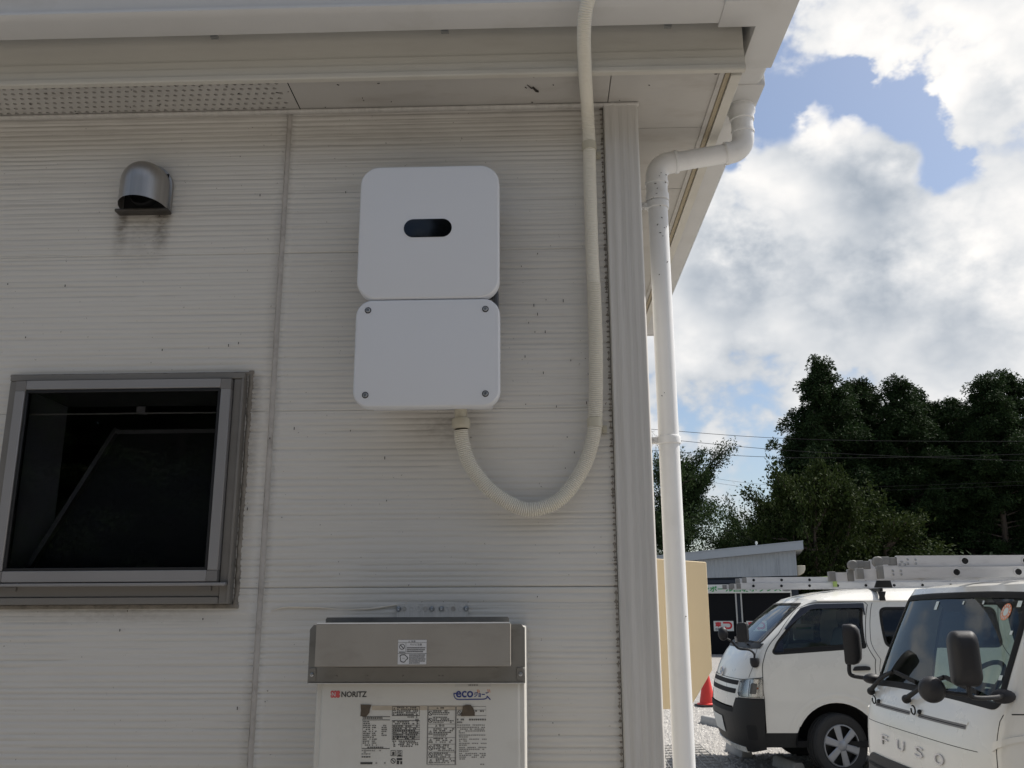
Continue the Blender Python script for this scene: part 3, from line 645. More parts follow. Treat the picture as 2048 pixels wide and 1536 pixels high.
# window: part of the house
def build_window():
    w = obj('window', MB().box(-1.4543, -0.803, 2.352, 2.376, 2.364, 2.380), M['alu'], house, bevel=0.0015, seg=1)
    x0, x1, z0, z1 = -1.4543, -0.803, 1.766, 2.380
    for n, a in (('frame', (x0, x0 + 0.022, 2.354, 2.392, z0, z1 - 0.0165)), ('frame', (x1 - 0.007, x1, 2.348, 2.392, z0, z1 - 0.0165)), ('frame', (x1 - 0.030, x1 - 0.0075, 2.356, 2.392, z0, z1 - 0.0165)),
                 ('frame', (x0 + 0.0225, x1 - 0.0305, 2.354, 2.392, z0, 1.784)), ('frame', (x0 + 0.0225, x1 - 0.0305, 2.360, 2.392, 1.7845, 1.815))):
        box(n, *a, M['alu'], w, bevel=0.0015, seg=1)
    box('sill', x0 + 0.004, x1 - 0.008, 2.334, 2.3535, 1.8115, 1.8195, M['alu_lt'], w, bevel=0.0015, seg=1)
    for xx in (-1.385, -0.872): box('stopper', xx - 0.018, xx + 0.018, 2.355, 2.3595, 1.800, 1.8105, M['alu_dk'], w)
    sx0, sx1, sz0, sz1 = -1.428, -0.8345, 1.822, 2.361; t = 0.029; ya, yb = 2.338, 2.372
    s = box('sash', sx0 + t, sx1 - t, ya, yb, sz1 - t + 0.004, sz1, M['alu_lt'], w, bevel=0.0015, seg=1)
    box('sash_rail', sx0 + t, sx1 - t, ya, yb, sz0, sz0 + t, M['alu_lt'], w, bevel=0.0015, seg=1)
    box('sash_stile', sx0, sx0 + t - 0.002, ya, yb, sz0 + t, sz1 - t, M['alu_lt'], w, bevel=0.0015, seg=1)
    box('sash_stile', sx1 - t + 0.002, sx1, ya, yb, sz0 + t, sz1 - t, M['alu_lt'], w, bevel=0.0015, seg=1)
    for a in (sx0, sx1 - t):
        for c in (sz0, sz1 - t): box('corner_cap', a, a + t - 0.0005, ya + 0.001, yb, c, c + t - 0.0005, M['alu_dk'], w, bevel=0.001, seg=1)
    gx0, gx1, gz0, gz1 = sx0 + t - 0.001, sx1 - t + 0.001, sz0 + t, sz1 - t + 0.003
    g = MB(); gw = 0.0075
    for a in ((gx0, gx1, gz1 - gw, gz1), (gx0, gx1, gz0, gz0 + gw), (gx0, gx0 + gw, gz0 + gw, gz1 - gw), (gx1 - gw, gx1, gz0 + gw, gz1 - gw)): g.box(a[0], a[1], 2.3415, 2.360, a[2], a[3])
    obj('gasket', g, M['gasket'], w, bevel=0.001, seg=1)
    box('pane', gx0 + gw, gx1 - gw, 2.347, 2.352, gz0 + gw, gz1 - gw, M['winglass'], w)
    # what shows behind the glass: reveals, an inner screen frame swung inwards, dark room
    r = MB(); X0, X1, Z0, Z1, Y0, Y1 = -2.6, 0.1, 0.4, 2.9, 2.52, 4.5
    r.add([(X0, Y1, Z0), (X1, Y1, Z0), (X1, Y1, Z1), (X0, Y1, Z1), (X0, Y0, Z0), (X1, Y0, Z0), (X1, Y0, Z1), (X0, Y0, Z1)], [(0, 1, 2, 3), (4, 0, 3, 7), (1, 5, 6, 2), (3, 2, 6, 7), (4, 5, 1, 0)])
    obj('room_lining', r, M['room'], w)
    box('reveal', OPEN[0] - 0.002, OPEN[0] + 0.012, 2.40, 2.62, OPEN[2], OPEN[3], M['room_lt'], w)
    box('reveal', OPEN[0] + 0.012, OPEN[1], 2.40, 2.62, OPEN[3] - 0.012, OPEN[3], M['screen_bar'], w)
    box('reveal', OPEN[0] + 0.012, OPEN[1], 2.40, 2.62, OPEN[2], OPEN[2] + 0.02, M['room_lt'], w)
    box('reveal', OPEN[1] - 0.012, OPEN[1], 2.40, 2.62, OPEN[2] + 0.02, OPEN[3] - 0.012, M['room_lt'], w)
    sc = MB(); P = [(-1.40, 2.44, 1.83), (-0.84, 2.44, 1.83), (-0.84, 2.60, 2.27), (-1.26, 2.60, 2.27)]
    for a, b in ((0, 1), (2, 3), (3, 0)): sc.bar(P[a], P[b], 0.012, 0.042, up=(0, 1, 0.3))
    obj('screen_frame', sc, M['screen_bar'], w)
    obj('insect_screen', MB().add([(-1.40, 2.446, 1.83), (-0.84, 2.446, 1.83), (-0.84, 2.606, 2.27), (-1.26, 2.606, 2.27)], [(0, 1, 2, 3)]), M['screen'], w)
    box('latch', -1.19, -1.165, 2.56, 2.58, 2.315, 2.335, M['alu_lt'], w)
build_window()

# ================================================================== gutter and downpipe
def build_gutter():
    g = thing('gutter', (-0.5, 2.09, 3.28), 'white box gutter running along the eave and round its corner', 'gutter')
    zb = 3.28
    pf = [(2.140, zb + 0.006), (2.134, zb), (2.062, zb), (2.050, zb + 0.003), (2.043, zb + 0.011), (2.044, zb + 0.019), (2.050, zb + 0.023), (2.055, zb + 0.025), (2.055, zb + 0.032), (2.049, zb + 0.10), (2.040, zb + 0.112), (2.040, zb + 0.122), (2.056, zb + 0.122), (2.057, zb + 0.02), (2.066, zb + 0.006), (2.130, zb + 0.006), (2.133, zb + 0.10), (2.140, zb + 0.10)]
    obj('gutter_run', MB().extr(pf, (-3.64, 0, 0), (0.505, 0, 0), (0, 1, 0), (0, 0, 1)), M['gutter'], g, smooth=True, ang=35)
    ps = [(0.602, zb + 0.006), (0.608, zb), (0.664, zb), (0.674, zb + 0.004), (0.680, zb + 0.013), (0.676, zb + 0.02), (0.674, zb + 0.028), (0.678, zb + 0.10), (0.687, zb + 0.112), (0.687, zb + 0.122), (0.671, zb + 0.122), (0.670, zb + 0.02), (0.662, zb + 0.006), (0.612, zb + 0.006), (0.609, zb + 0.10), (0.602, zb + 0.10)]
    obj('gutter_run', MB().extr(ps, (0, 2.335, 0), (0, 4.99, 0), (1, 0, 0), (0, 0, 1)), M['gutter'], g, smooth=True, ang=35)
    # moulded corner piece, a little larger than the runs it joins
    e = 0.0035; mb = MB()
    for lo, hi in ((zb - e, zb + 0.004),):
        L = [(0.495, 2.043 - e), (0.683 + e, 2.043 - e), (0.683 + e, 2.345), (0.600 - e, 2.345), (0.600 - e, 2.146 + e), (0.495, 2.146 + e)]
        n = 6; mb.add([(x, y, lo) for x, y in L] + [(x, y, hi) for x, y in L], [tuple(range(n - 1, -1, -1)), tuple(range(n, 2 * n))] + [(k, (k + 1) % n, n + (k + 1) % n, n + k) for k in range(n)])
    mb.box(0.495, 0.683 + e, 2.043 - e, 2.049, zb + 0.0045, zb + 0.124); mb.box(0.678, 0.683 + e, 2.0495, 2.345, zb + 0.0045, zb + 0.124)
    mb.box(0.495, 0.600, 2.141, 2.146 + e, zb + 0.0045, zb + 0.10); mb.box(0.600 - e, 0.6045, 2.150, 2.345, zb + 0.0045, zb + 0.10)
    obj('gutter_corner', mb, M['gutter'], g, bevel=0.002)
    obj('gutter_collar', MB().box(0.597, 0.690, 2.43, 2.66, zb - 0.005, zb + 0.126), M['gutter'], g, bevel=0.004)
    obj('gutter_lip', MB().box(0.6885, 0.693, 2.02, 2.36, zb + 0.090, zb + 0.128), M['gutter'], g, bevel=0.001)
    for x in (-0.883, -0.247, 0.36): obj('gutter_bracket', MB().box(x - 0.010, x + 0.010, 2.141, 2.152, zb - 0.001, zb + 0.006), M['bolt'], g)
    obj('gutter_cap', MB().box(0.5975, 0.684, 4.99, 4.997, zb - 0.004, zb + 0.12), M['gutter'], g)
build_gutter()
def build_downpipe():
    d = thing('downpipe', (0.368, 2.55, 0), 'white round rain downpipe with offset elbows beside the house corner', 'downpipe')
    Y = 2.55; r = 0.0295
    top = (0.642, Y)
    obj('outlet', MB().lathe((0.642, Y, 3.276), (0, 0, -1), [(0.030, -0.004), (0.041, -0.004), (0.041, 0.010), (0.043, 0.012), (0.043, 0.022), (0.038, 0.030), (0.0375, 0.050), (0.0335, 0.053), (0.0335, 0.085), (0.030, 0.086)], 28), M['pipe'], d, smooth=True)
    def bend(p0, p1, p2, rad, n=8):
        p0, p1, p2 = map(Vector, (p0, p1, p2)); a = (p0 - p1).normalized(); b = (p2 - p1).normalized(); th = a.angle(b); t = rad / math.tan(th / 2)
        s = p1 + a * t; e = p1 + b * t; c = p1 + (a + b).normalized() * rad / math.sin(th / 2); out = []
        for i in range(n + 1):
            f = i / n; v = (s - c).slerp(e - c, f) if False else ((s - c) * math.sin((1 - f) * (PI - th)) + (e - c) * math.sin(f * (PI - th))) / math.sin(PI - th)
            out.append(c + v)
        return out
    A = Vector((0.642, Y, 3.20)); B = Vector((0.642, Y, 3.124)); C = Vector((0.368, Y, 3.080)); D = Vector((0.368, Y, 2.90))
    b1 = bend(A, B, C, 0.05); b2 = bend(B, C, D, 0.05)
    obj('pipe', MB().tube([A, b1[0] + Vector((0, 0, 0.02))], 0.0305, 28), M['pipe'], d, smooth=True)
    dirv = (C - B).normalized()
    obj('elbow', MB().tube([b1[0] + Vector((0, 0, 0.026))] + b1 + [b1[-1] + dirv * 0.02], 0.0335, 28), M['pipe'], d, smooth=True)
    obj('pipe', MB().tube([b1[-1] + dirv * 0.01, b2[0] - dirv * 0.01], 0.0300, 28), M['pipe'], d, smooth=True)
    obj('elbow', MB().tube([b2[0] - dirv * 0.026] + b2 + [b2[-1] + Vector((0, 0, -0.026))], 0.0335, 28), M['pipe'], d, smooth=True)
    obj('socket', MB().lathe((0.368, Y, 3.02), (0, 0, -1), [(0.0335, 0), (0.0325, 0.01), (0.0325, 0.035), (0.0355, 0.040), (0.0355, 0.062), (0.030, 0.064)], 28), M['pipe'], d, smooth=True)
    obj('pipe', MB().tube([(0.368, Y, 2.97), (0.368, Y, 2.25), (0.368, Y, 0.05)], r, 32), M['pipe'], d, smooth=True)
    for p_, a_ in ((b1[0] + Vector((0, 0, 0.020)), Vector((0, 0, 1))), (b1[-1] + dirv * 0.012, dirv), (b2[0] - dirv * 0.020, dirv), (b2[-1] + Vector((0, 0, -0.020)), Vector((0, 0, 1)))):
        obj('collar', MB().lathe(p_ - a_ * 0.006, a_, [(0.0325, 0), (0.0358, 0.0015), (0.0358, 0.0105), (0.0325, 0.012)], 28), M['pipe'], d, smooth=True)
    for z in (2.955, 2.228, 0.8):
        mb = MB().lathe((0.368, Y, z), (0, 0, -1), [(0.0296, 0), (0.0335, 0.002), (0.0345, 0.008), (0.0335, 0.022), (0.0296, 0.024)], 28)
        mb.box(0.287, 0.342, Y - 0.010, Y + 0.010, z - 0.020, z - 0.004); mb.cyl((0.288, Y, z - 0.012), (1, 0, 0), 0.016, 0.006, 14)
        obj('pipe_clamp', mb, M['pipe'], d, smooth=True)
    rs = random.Random(12); mb = MB()
    for i in range(24):
        z = rs.choice([rs.uniform(2.7, 3.0), rs.uniform(2.95, 3.06), rs.uniform(1.5, 2.9)]); a = rs.uniform(-2.3, -0.7); rr = 0.0345 if z > 2.95 else 0.0302; l = rs.uniform(0.0015, 0.006)
        c = Vector((0.368 + rr * math.cos(a), Y + rr * math.sin(a), z)); t = Vector((-math.sin(a), math.cos(a), rs.uniform(-1.5, 1.5))).normalized() * l
        mb.bar(c, c + t, 0.0016, 0.0016)
    o = obj('dirt_speck', mb, M['speck'], d); o['kind'] = 'stuff'
    # cobweb fluff on the stand-off brackets
    mb = MB()
    for z in (2.945, 2.216):
        for i in range(26):
            p = Vector((rs.uniform(0.295, 0.335), Y - 0.012 + rs.uniform(-0.015, 0.01), z + rs.gauss(0, 0.014))); q = p + Vector((rs.uniform(-0.02, 0.02), rs.uniform(-0.01, 0.01), rs.uniform(-0.03, 0.03)))
            mb.bar(p, q, 0.0007, 0.0007)
    o = obj('cobweb', mb, M['sealant'], d); o['kind'] = 'stuff'
build_downpipe()

# ================================================================== corrugated conduit
def build_conduit():
    c = thing('conduit', (0.0, 2.34, 2.0), 'cream corrugated plastic conduit looping from the inverter up past the gutter', 'conduit')
    Y = 2.345
    pts = [(-0.2075, Y - 0.03, 2.205), (-0.203, Y - 0.028, 2.172), (-0.180, Y - 0.02, 2.110), (-0.122, Y - 0.012, 2.042), (-0.036, Y - 0.006, 2.000), (0.046, Y - 0.003, 2.024), (0.106, Y, 2.098), (0.138, Y, 2.180),
           (0.148, Y, 2.26), (0.1535, Y, 2.43), (0.153, Y, 2.58), (0.1505, Y, 2.72), (0.150, Y, 2.9), (0.151, Y, 3.03), (0.150, Y - 0.008, 3.09), (0.145, Y - 0.055, 3.135), (0.137, 2.205, 3.16), (0.1315, 2.135, 3.180), (0.127, 2.06, 3.205), (0.131, 2.016, 3.245), (0.148, 2.002, 3.30), (0.166, 2.000, 3.37), (0.18, 2.02, 3.44)]
    p = resample(catmull(pts, 16), 0.0013); rings = 4
    rad = [0.0176 + (0.0021 if q_.z < 2.62 else 0.0011) * (1, 0.6, -1, 0.6)[i % 4] for i, q_ in enumerate(p)]
    obj('hose', MB().tube(p, rad, 16), M['conduit'], c, smooth=True, ang=80)
    obj('connector', MB().lathe((-0.2088, Y - 0.03, 2.262), (0.05, 0, -1), [(0.001, 0), (0.0165, 0), (0.0165, 0.024), (0.0235, 0.026), (0.0245, 0.030), (0.0245, 0.044), (0.0205, 0.052), (0.0185, 0.053)], 10), M['conduit_fit'], c, smooth=True)
    for z, x in ((2.228, 0.1455), (3.035, 0.151)):
        mb = MB().lathe((x, Y, z), (0.03, 0, -1), [(0.0185, -0.012), (0.0205, -0.012), (0.0205, 0.012), (0.0185, 0.012)], 20)
        mb.box(x + 0.014, x + 0.034, WALL - 0.009, WALL - 0.003, z - 0.022, z - 0.002); mb.cyl((x + 0.0265, WALL - 0.009, z - 0.012), (0, -1, 0), 0.004, 0.003, 10)
        obj('saddle_clamp', mb, M['conduit_fit'], c, smooth=True)
build_conduit()

# ================================================================== vent cap
def build_vent():
    x, z = -1.134, 2.925
    t = thing('vent_cap', (x, WALL, 2.86), 'round topped stainless steel vent cap on the siding above the window', 'vent')
    prof = []
    n = 18
    def outline(sc):  # arch outline, flat bottom
        return [(x + sc * 0.074 * math.cos(a), z + sc * 0.074 * math.sin(a) + 0.02) for a in [PI * i / n for i in range(n + 1)]] + [(x - sc * 0.074, 2.872), (x + sc * 0.074, 2.872)]
    o = outline(1.0); mb = MB(); m = len(o)
    mb.add([(a, WALL - 0.004, b) for a, b in o] + [(a, WALL - 0.014, b) for a, b in o], [tuple(range(m, 2 * m))] + [(k, (k + 1) % m, m + (k + 1) % m, m + k) for k in range(m)])
    obj('flange', mb, M['stainless'], t, bevel=0.002)
    # deep drawn hood: arched in front view, bulging forward, open underneath with a slanting lip
    nu, nv = 24, 16; vv = []
    for j in range(nv + 1):
        q = j / nv
        for i in range(nu + 1):
            a = PI * i / nu; ca, sa = math.cos(a), math.sin(a)
            wdt = 0.068
            # q: 0 at lip, 1 at crown
            zz_lip = 2.8725 + 0.008 * sa
            crown = z + 0.020
            if q < 0.5:
                zz = zz_lip + (crown - zz_lip) * (q / 0.5); f = 1.0
            else:
                th = (q - 0.5) / 0.5 * PI / 2; zz = crown + 0.068 * math.sin(th); f = math.cos(th)
            vv.append((x + wdt * f * ca, WALL - 0.013 - 0.086 * (f ** 0.8 if f > 0 else 0) * sa ** 0.9, zz))
    ff = [(j * (nu + 1) + i, j * (nu + 1) + i + 1, (j + 1) * (nu + 1) + i + 1, (j + 1) * (nu + 1) + i) for j in range(nv) for i in range(nu)]
    obj('hood', MB().add(vv, ff), M['stainless'], t, smooth=True, ang=60)
    obj('inner_pipe', MB().lathe((x, WALL - 0.012, z + 0.0), (0, -1, 0), [(0.045, 0.004), (0.045, 0.030), (0.042, 0.030), (0.042, 0.004), (0.001, 0.004)], 24), M['black'], t, smooth=True)
    obj('back_plate', MB().box(x - 0.062, x + 0.062, WALL - 0.0165, WALL - 0.0145, 2.874, 2.985), M['black'], t)
    mb = MB().box(x - 0.077, x + 0.077, WALL - 0.040, WALL - 0.006, 2.859, 2.869)
    obj('drip_tray', mb, M['stain_dark'], t, bevel=0.004)
build_vent()

# ================================================================== inverter
def build_inverter():
    t = thing('inverter', (-0.288, WALL, 2.245), 'white two-part solar inverter with rounded corners mounted on the wall', 'inverter')
    yf, yb = 2.206, 2.236
    def cover(name, x0, x1, z0, z1, r):
        o1 = rrect(x0, x1, z0, z1, r, 10); n = len(o1); cx, cz = (x0 + x1) / 2, (z0 + z1) / 2; mb = MB(); vv = []
        for ins, y in ((0.0, yb), (0.0, yf + 0.007), (0.0012, yf + 0.0035), (0.0040, yf + 0.0008), (0.008, yf)):
            for a, b in rrect(x0 + ins, x1 - ins, z0 + ins, z1 - ins, max(r - ins, 0.005), 10): vv.append((a, y, b))
        ff = [(i * n + k, i * n + (k + 1) % n, (i + 1) * n + (k + 1) % n, (i + 1) * n + k) for i in range(4) for k in range(n)] + [tuple(4 * n + k for k in range(n)), tuple(range(n - 1, -1, -1))]
        return obj(name, mb.add(vv, ff), M['inverter'], t, smooth=True, ang=30)
    up = cover('front_cover', -0.4755, -0.1015, 2.5345, 2.9125, 0.052)
    lo = cover('terminal_cover', -0.4745, -0.1000, 2.2455, 2.5325, 0.044)
    # display: recessed stadium window
    d0, d1, e0, e1 = -0.3545, -0.2270, 2.7045, 2.7565
    st = rrect(d0, d1, e0, e1, 0.0255, 10); n = len(st)
    rim = MB(); ring2 = rrect(d0 - 0.0025, d1 + 0.0025, e0 - 0.0025, e1 + 0.0025, 0.028, 10)
    rim.add([(a, yf - 0.0012, b) for a, b in st] + [(a, yf - 0.0006, b) for a, b in ring2], [(k, (k + 1) % n, n + (k + 1) % n, n + k) for k in range(n)])
    obj('display_rim', rim, M['inverter'], up)
    obj('display', MB().add([(a, yf - 0.0013, b) for a, b in st], [tuple(range(n))]), M['display'], up)
    for bx, bz in ((-0.4422, 2.5035), (-0.1372, 2.5025), (-0.4416, 2.2775), (-0.1366, 2.2777)):
        b = obj('bolt', MB().lathe((bx, yf + 0.0005, bz), (0, -1, 0), [(0.0085, 0.0), (0.0085, 0.0012), (0.0062, 0.0012)], 18), M['rubber'], lo)
        obj('bolt_head', MB().lathe((bx, yf + 0.0005, bz), (0, -1, 0), [(0.0062, 0.0), (0.0060, 0.0030), (0.0048, 0.0042), (0.0030, 0.0042), (0.0028, 0.0018), (0.0003, 0.0018)], 14), M['bolt'], b, smooth=True)
    body = MB().box(-0.452, -0.118, yb, WALL - 0.03, 2.575, 2.885); obj('body', body, M['inverter_dark'], t, bevel=0.008)
    body = MB().box(-0.448, -0.124, yb, WALL - 0.03, 2.266, 2.517); obj('terminal_box', body, M['inverter'], t, bevel=0.008)
    mb = MB()
    for i in range(18): mb.box(-0.44 + i * 0.0185, -0.4375 + i * 0.0185, 2.30, WALL - 0.03, 2.565, 2.575)
    obj('heat_sink', mb, M['inverter_dark'], t)
    mb = MB().box(-0.118, -0.1065, yb + 0.006, yb + 0.06, 2.512, 2.575); mb.box(-0.1175, -0.1105, yb + 0.012, yb + 0.07, 2.53, 2.60)
    obj('side_bracket', mb, M['inverter_dark'], t, bevel=0.003)
    obj('mounting_plate', MB().box(-0.40, -0.17, WALL - 0.03, WALL - 0.005, 2.30, 2.85), M['bolt'], t)
    for xx in (-0.43, -0.315, -0.14):
        obj('foot', MB().box(xx - 0.006, xx + 0.006, yb + 0.002, yb + 0.02, 2.257, 2.266), M['rubber'], t)
build_inverter()

# ================================================================== water heater
def hp(px, py):
    """place on the heater's front sheet"""
    k = 0.0011256 + (py - 1500) * 0.0000001
    return (-0.5184 + (px - 627) * k - (1500 - py) * 0.0000040, 1.4441 + (1500 - py) * 0.0010687)
def build_heater():
    t = thing('water_heater', (-0.279, 2.38, 0.72), 'beige wall hung gas water heater with steel flue hood and rating labels', 'water heater')
    x0, x1 = -0.5185, -0.0390; zt, zb = 1.712, 0.72; yf = 2.146
    obj('casing', MB().box(x0, x1, yf + 0.012, WALL - 0.006, zb, zt), M['heater'], t, bevel=0.004)
    # front sheet: raised panel with rolled edges and a vertical fold on each side
    prof = [(x0 + 0.001, yf + 0.0115), (x0 + 0.001, yf + 0.004), (x0 + 0.004, yf), (x0 + 0.013, yf), (x0 + 0.017, yf - 0.006), (x0 + 0.022, yf - 0.008), (x1 - 0.022, yf - 0.008), (x1 - 0.017, yf - 0.006), (x1 - 0.013, yf), (x1 - 0.004, yf), (x1 - 0.001, yf + 0.004), (x1 - 0.001, yf + 0.0115)]
    fs = obj('front_sheet', MB().extr(prof, (0, 0, zb + 0.01), (0, 0, 1.5865), (1, 0, 0), (0, 1, 0)), M['heater'], t, smooth=True, ang=25)
    ys = yf - 0.0088
    # hood plate, chamfered top corners
    hx0, hx1, h0, h1 = -0.5345, -0.0405, 1.5885, 1.7165
    prof = [(hx0, h0), (hx1, h0), (hx1, h1 - 0.010), (hx1 - 0.008, h1), (hx0 + 0.008, h1), (hx0, h1 - 0.010)]
    pl = obj('hood_plate', MB().extr(prof, (0, 2.130, 0), (0, 2.1385, 0), (1, 0, 0), (0, 0, 1)), M['heater_plate'], t)
    obj('hood_flange', MB().box(hx0, hx0 + 0.003, 2.1385, 2.30, h0, h1 - 0.012), M['heater_plate'], t)
    obj('hood_flange', MB().box(hx1 - 0.003, hx1, 2.1385, 2.30, h0, h1 - 0.012), M['silver'], t)
    obj('hood_flange', MB().box(hx0 + 0.003, hx1 - 0.003, 2.126, 2.1298, h0 - 0.0012, h0 + 0.0006), M['silver'], t)
    # deflector: slanting box open above and below
    fx0, fx1, fb, ft = -0.5055, -0.0715, 1.628, 1.7185
    d = MB()
    d.extr([(2.1295, fb + 0.004), (2.072, fb), (2.0705, fb + 0.001), (2.0705, ft), (2.072, ft + 0.0008), (2.0735, ft), (2.0735, fb + 0.0025), (2.1295, fb + 0.0065)], (fx0, 0, 0), (fx1, 0, 0), (0, 1, 0), (0, 0, 1))
    obj('deflector', d, M['heater_hood'], t)
    for xx in (fx0 + 0.0002, fx1 - 0.0022):
        obj('deflector_side', MB().extr([(2.1295, fb + 0.007), (2.0738, fb + 0.003), (2.0738, ft - 0.001), (2.1295, ft - 0.001)], (xx, 0, 0), (xx + 0.002, 0, 0), (0, 1, 0), (0, 0, 1)), M['heater_hood'], t)
    obj('deflector_glint', MB().box(fx0 + 0.001, fx1 - 0.001, 2.0706, 2.0735, ft + 0.0009, ft + 0.0036), M['lip'], t)  # bright strip added as the sky glint along the top edge
    obj('back_fin', MB().extr([(-0.5150, 1.708), (-0.0785, 1.708), (-0.0785, 1.7285), (-0.0815, 1.7325), (-0.512, 1.7325), (-0.5150, 1.7285)], (0, 2.198, 0), (0, 2.201, 0), (1, 0, 0), (0, 0, 1)), M['heater_plate'], t)
    obj('top_sheet', MB().box(fx0 + 0.004, fx1 - 0.004, 2.0745, 2.1975, 1.7085, 1.7110), M['silver'], t)
    g = MB()
    for i in range(52): g.box(fx0 + 0.008 + i * 0.0081, fx0 + 0.0116 + i * 0.0081, 2.078, 2.19, 1.7112, 1.7155)
    obj('flue_grille', g, M['silver'], t)
    # recessed outlet strip under the deflector with dimples
    obj('outlet_strip', MB().box(-0.472, -0.098, 2.1285, 2.1298, 1.599, 1.622), M['heater_plate'], pl)
    for xx in (-0.468, -0.398, -0.317, -0.235, -0.227): obj('rivet', MB().lathe((xx, 2.1284, 1.604), (0, -1, 0), [(0.0022, 0), (0.0016, 0.0012), (0.0002, 0.0014)], 8), M['alu_dk'], pl)
    for xx in (hx0 + 0.010, hx1 - 0.010):
        obj('screw_tab', MB().box(xx - 0.009, xx + 0.009, 2.1275, 2.1299, 1.594, 1.622), M['heater_plate'], pl, bevel=0.001, seg=1)
        obj('screw', MB().lathe((xx, 2.1274, 1.6075), (0, -1, 0), [(0.0048, 0), (0.0044, 0.0022), (0.0022, 0.0028), (0.0014, 0.0014), (0.0002, 0.0014)], 12), M['bolt'], pl, smooth=True)
    # fixing strip above with holes and screws
    b = obj('fixing_strip', MB().box(-0.374, -0.190, WALL - 0.0075, WALL - 0.005, 1.722, 1.7645), M['trim'], t)
    for i, xx in enumerate((-0.354, -0.333, -0.316, -0.300, -0.262, -0.246, -0.228, -0.209)):
        obj('hole', MB().lathe((xx, WALL - 0.0076, 1.7515), (0, -1, 0), [(0.0062, 0.0), (0.0056, 0.0010), (0.0048, 0.0002), (0.0003, 0.0002)], 14), M['trim'] if i % 3 else M['sealant'], b)
    for xx in (-0.3685, -0.2830, -0.258, -0.1945):
        obj('screw', MB().lathe((xx, WALL - 0.0076, 1.7515), (0, -1, 0), [(0.0072, 0), (0.0066, 0.0015), (0.0052, 0.0018), (0.0046, 0.0045), (0.0022, 0.0052), (0.0002, 0.004)], 12), M['bolt'], b, smooth=True)
    # ---- print on the front sheet
    Y = ys
    def rc(mb, a, c, b_, d_, y=None):
        (X0, Z0), (X1, Z1) = hp(a, d_), hp(b_, c); yy = (y if y is not None else Y)
        mb.add([(X0, yy, Z0), (X1, yy, Z0), (X1, yy, Z1), (X0, yy, Z1)], [(0, 1, 2, 3)])
    def frame(mb, a, c, b_, d_, w=1.1):
        rc(mb, a, c, b_, c + w); rc(mb, a, d_ - w, b_, d_); rc(mb, a, c + w, a + w, d_ - w); rc(mb, b_ - w, c + w, b_, d_ - w)
    rs = random.Random(21)
    def words(mb, a, b_, y, h=2.6, dens=0.82):
        x = a
        while x < b_ - 2:
            w = rs.uniform(2.2, 5.0)
            if x + w > b_: break
            if rs.random() < dens:
                # a glyph is a few strokes
                for s in range(2): 
                    yy = y + s * h * 0.55; rc(mb, x, yy, x + w * 0.85, yy + h * 0.34)
                xx = x + rs.uniform(0.1, 0.6) * w; rc(mb, xx, y - 0.1 * h, xx + 0.9, y + h, Y - 0.0001)
            x += w + 0.35
    def nosign(mb, cx, cy, r):
        (X, Z) = hp(cx, cy); rr = r * 0.0011; n = 20
        vv = [(X + q * rr * math.cos(2 * PI * k / n), Y, Z + q * rr * math.sin(2 * PI * k / n)) for q in (1, 0.78) for k in range(n)]
        mb.add(vv, [(k, (k + 1) % n, n + (k + 1) % n, n + k) for k in range(n)])
        a = 0.62 * rr; w_ = 0.10 * rr
        mb.add([(X - a - w_, Y - 0.0001, Z + a - w_), (X - a + w_, Y - 0.0001, Z + a + w_), (X + a + w_, Y - 0.0001, Z - a + w_), (X + a - w_, Y - 0.0001, Z - a - w_)], [(0, 1, 2, 3)])
    def tri(mb, cx, cy, r):
        (X, Z) = hp(cx, cy); rr = r * 0.0011
        P = [(-1, -0.8), (1, -0.8), (0, 0.95)]; vv = [(X + q * rr * a, Y, Z + q * rr * b_) for q in (1, 0.68) for a, b_ in P]
        mb.add(vv, [(k, (k + 1) % 3, 3 + (k + 1) % 3, 3 + k) for k in range(3)]); rc(mb, cx - 0.5, cy - r * 0.3, cx + 0.5, cy + r * 0.35)
    ink = MB(); fade = MB()
    frame(ink, 726, 1432, 782, 1496); rc(ink, 726, 1438.5, 782, 1439.5); words(ink, 728, 770, 1434, 3)
    for i in range(13):
        y = 1441.5 + i * 3.85
        words(ink, 728, 742 + rs.uniform(0, 4), y, 2.0)
        if i > 1: words(ink, 746, 757, y, 2.0); words(ink, 765, 777, y, 2.0, 0.7) if i < 8 else None
    words(ink, 737, 770, 1492, 2.4)
    for i, e in enumerate((768, 737, 750)): words(fade, 726, e, 1498.5 + i * 3.3, 2.0)
    words(ink, 726, 746, 1510.5, 2.6); rc(ink, 724, 1522, 748, 1526); words(fade, 754, 762, 1522.5, 2.4); words(fade, 767, 777, 1522.5, 2.4)
    frame(ink, 786, 1412, 842, 1431); tri(ink, 790.5, 1418, 3.6)
    for i in range(5): words(ink, 796 if i < 3 else 788, 840, 1413.5 + i * 3.4, 2.3)
    words(ink, 817, 841, 1432.5, 2.0); words(ink, 833, 841, 1437, 3.0)
    frame(ink, 786, 1440, 842, 1478)
    for y in (1449, 1453.5, 1458, 1462, 1466, 1470.5, 1474): rc(ink, 786, y, 842, y + 0.8)
    for x in (798, 810, 820, 831): rc(ink, x, 1458, x + 0.7, 1474)
    for y in (1442, 1445.5, 1450.5, 1455, 1459.2, 1463.2, 1467.4, 1471.5, 1475): words(ink, 788, 841, y, 2.2, 0.7)
    for i in range(4): words(ink, 789 if i else 787, 840 - 8 * (i == 3), 1480 + i * 3.3, 2.2)
    for a in ((784, 1499, 794, 1510), (796, 1499, 807, 1511)): frame(ink, *a, 0.9)
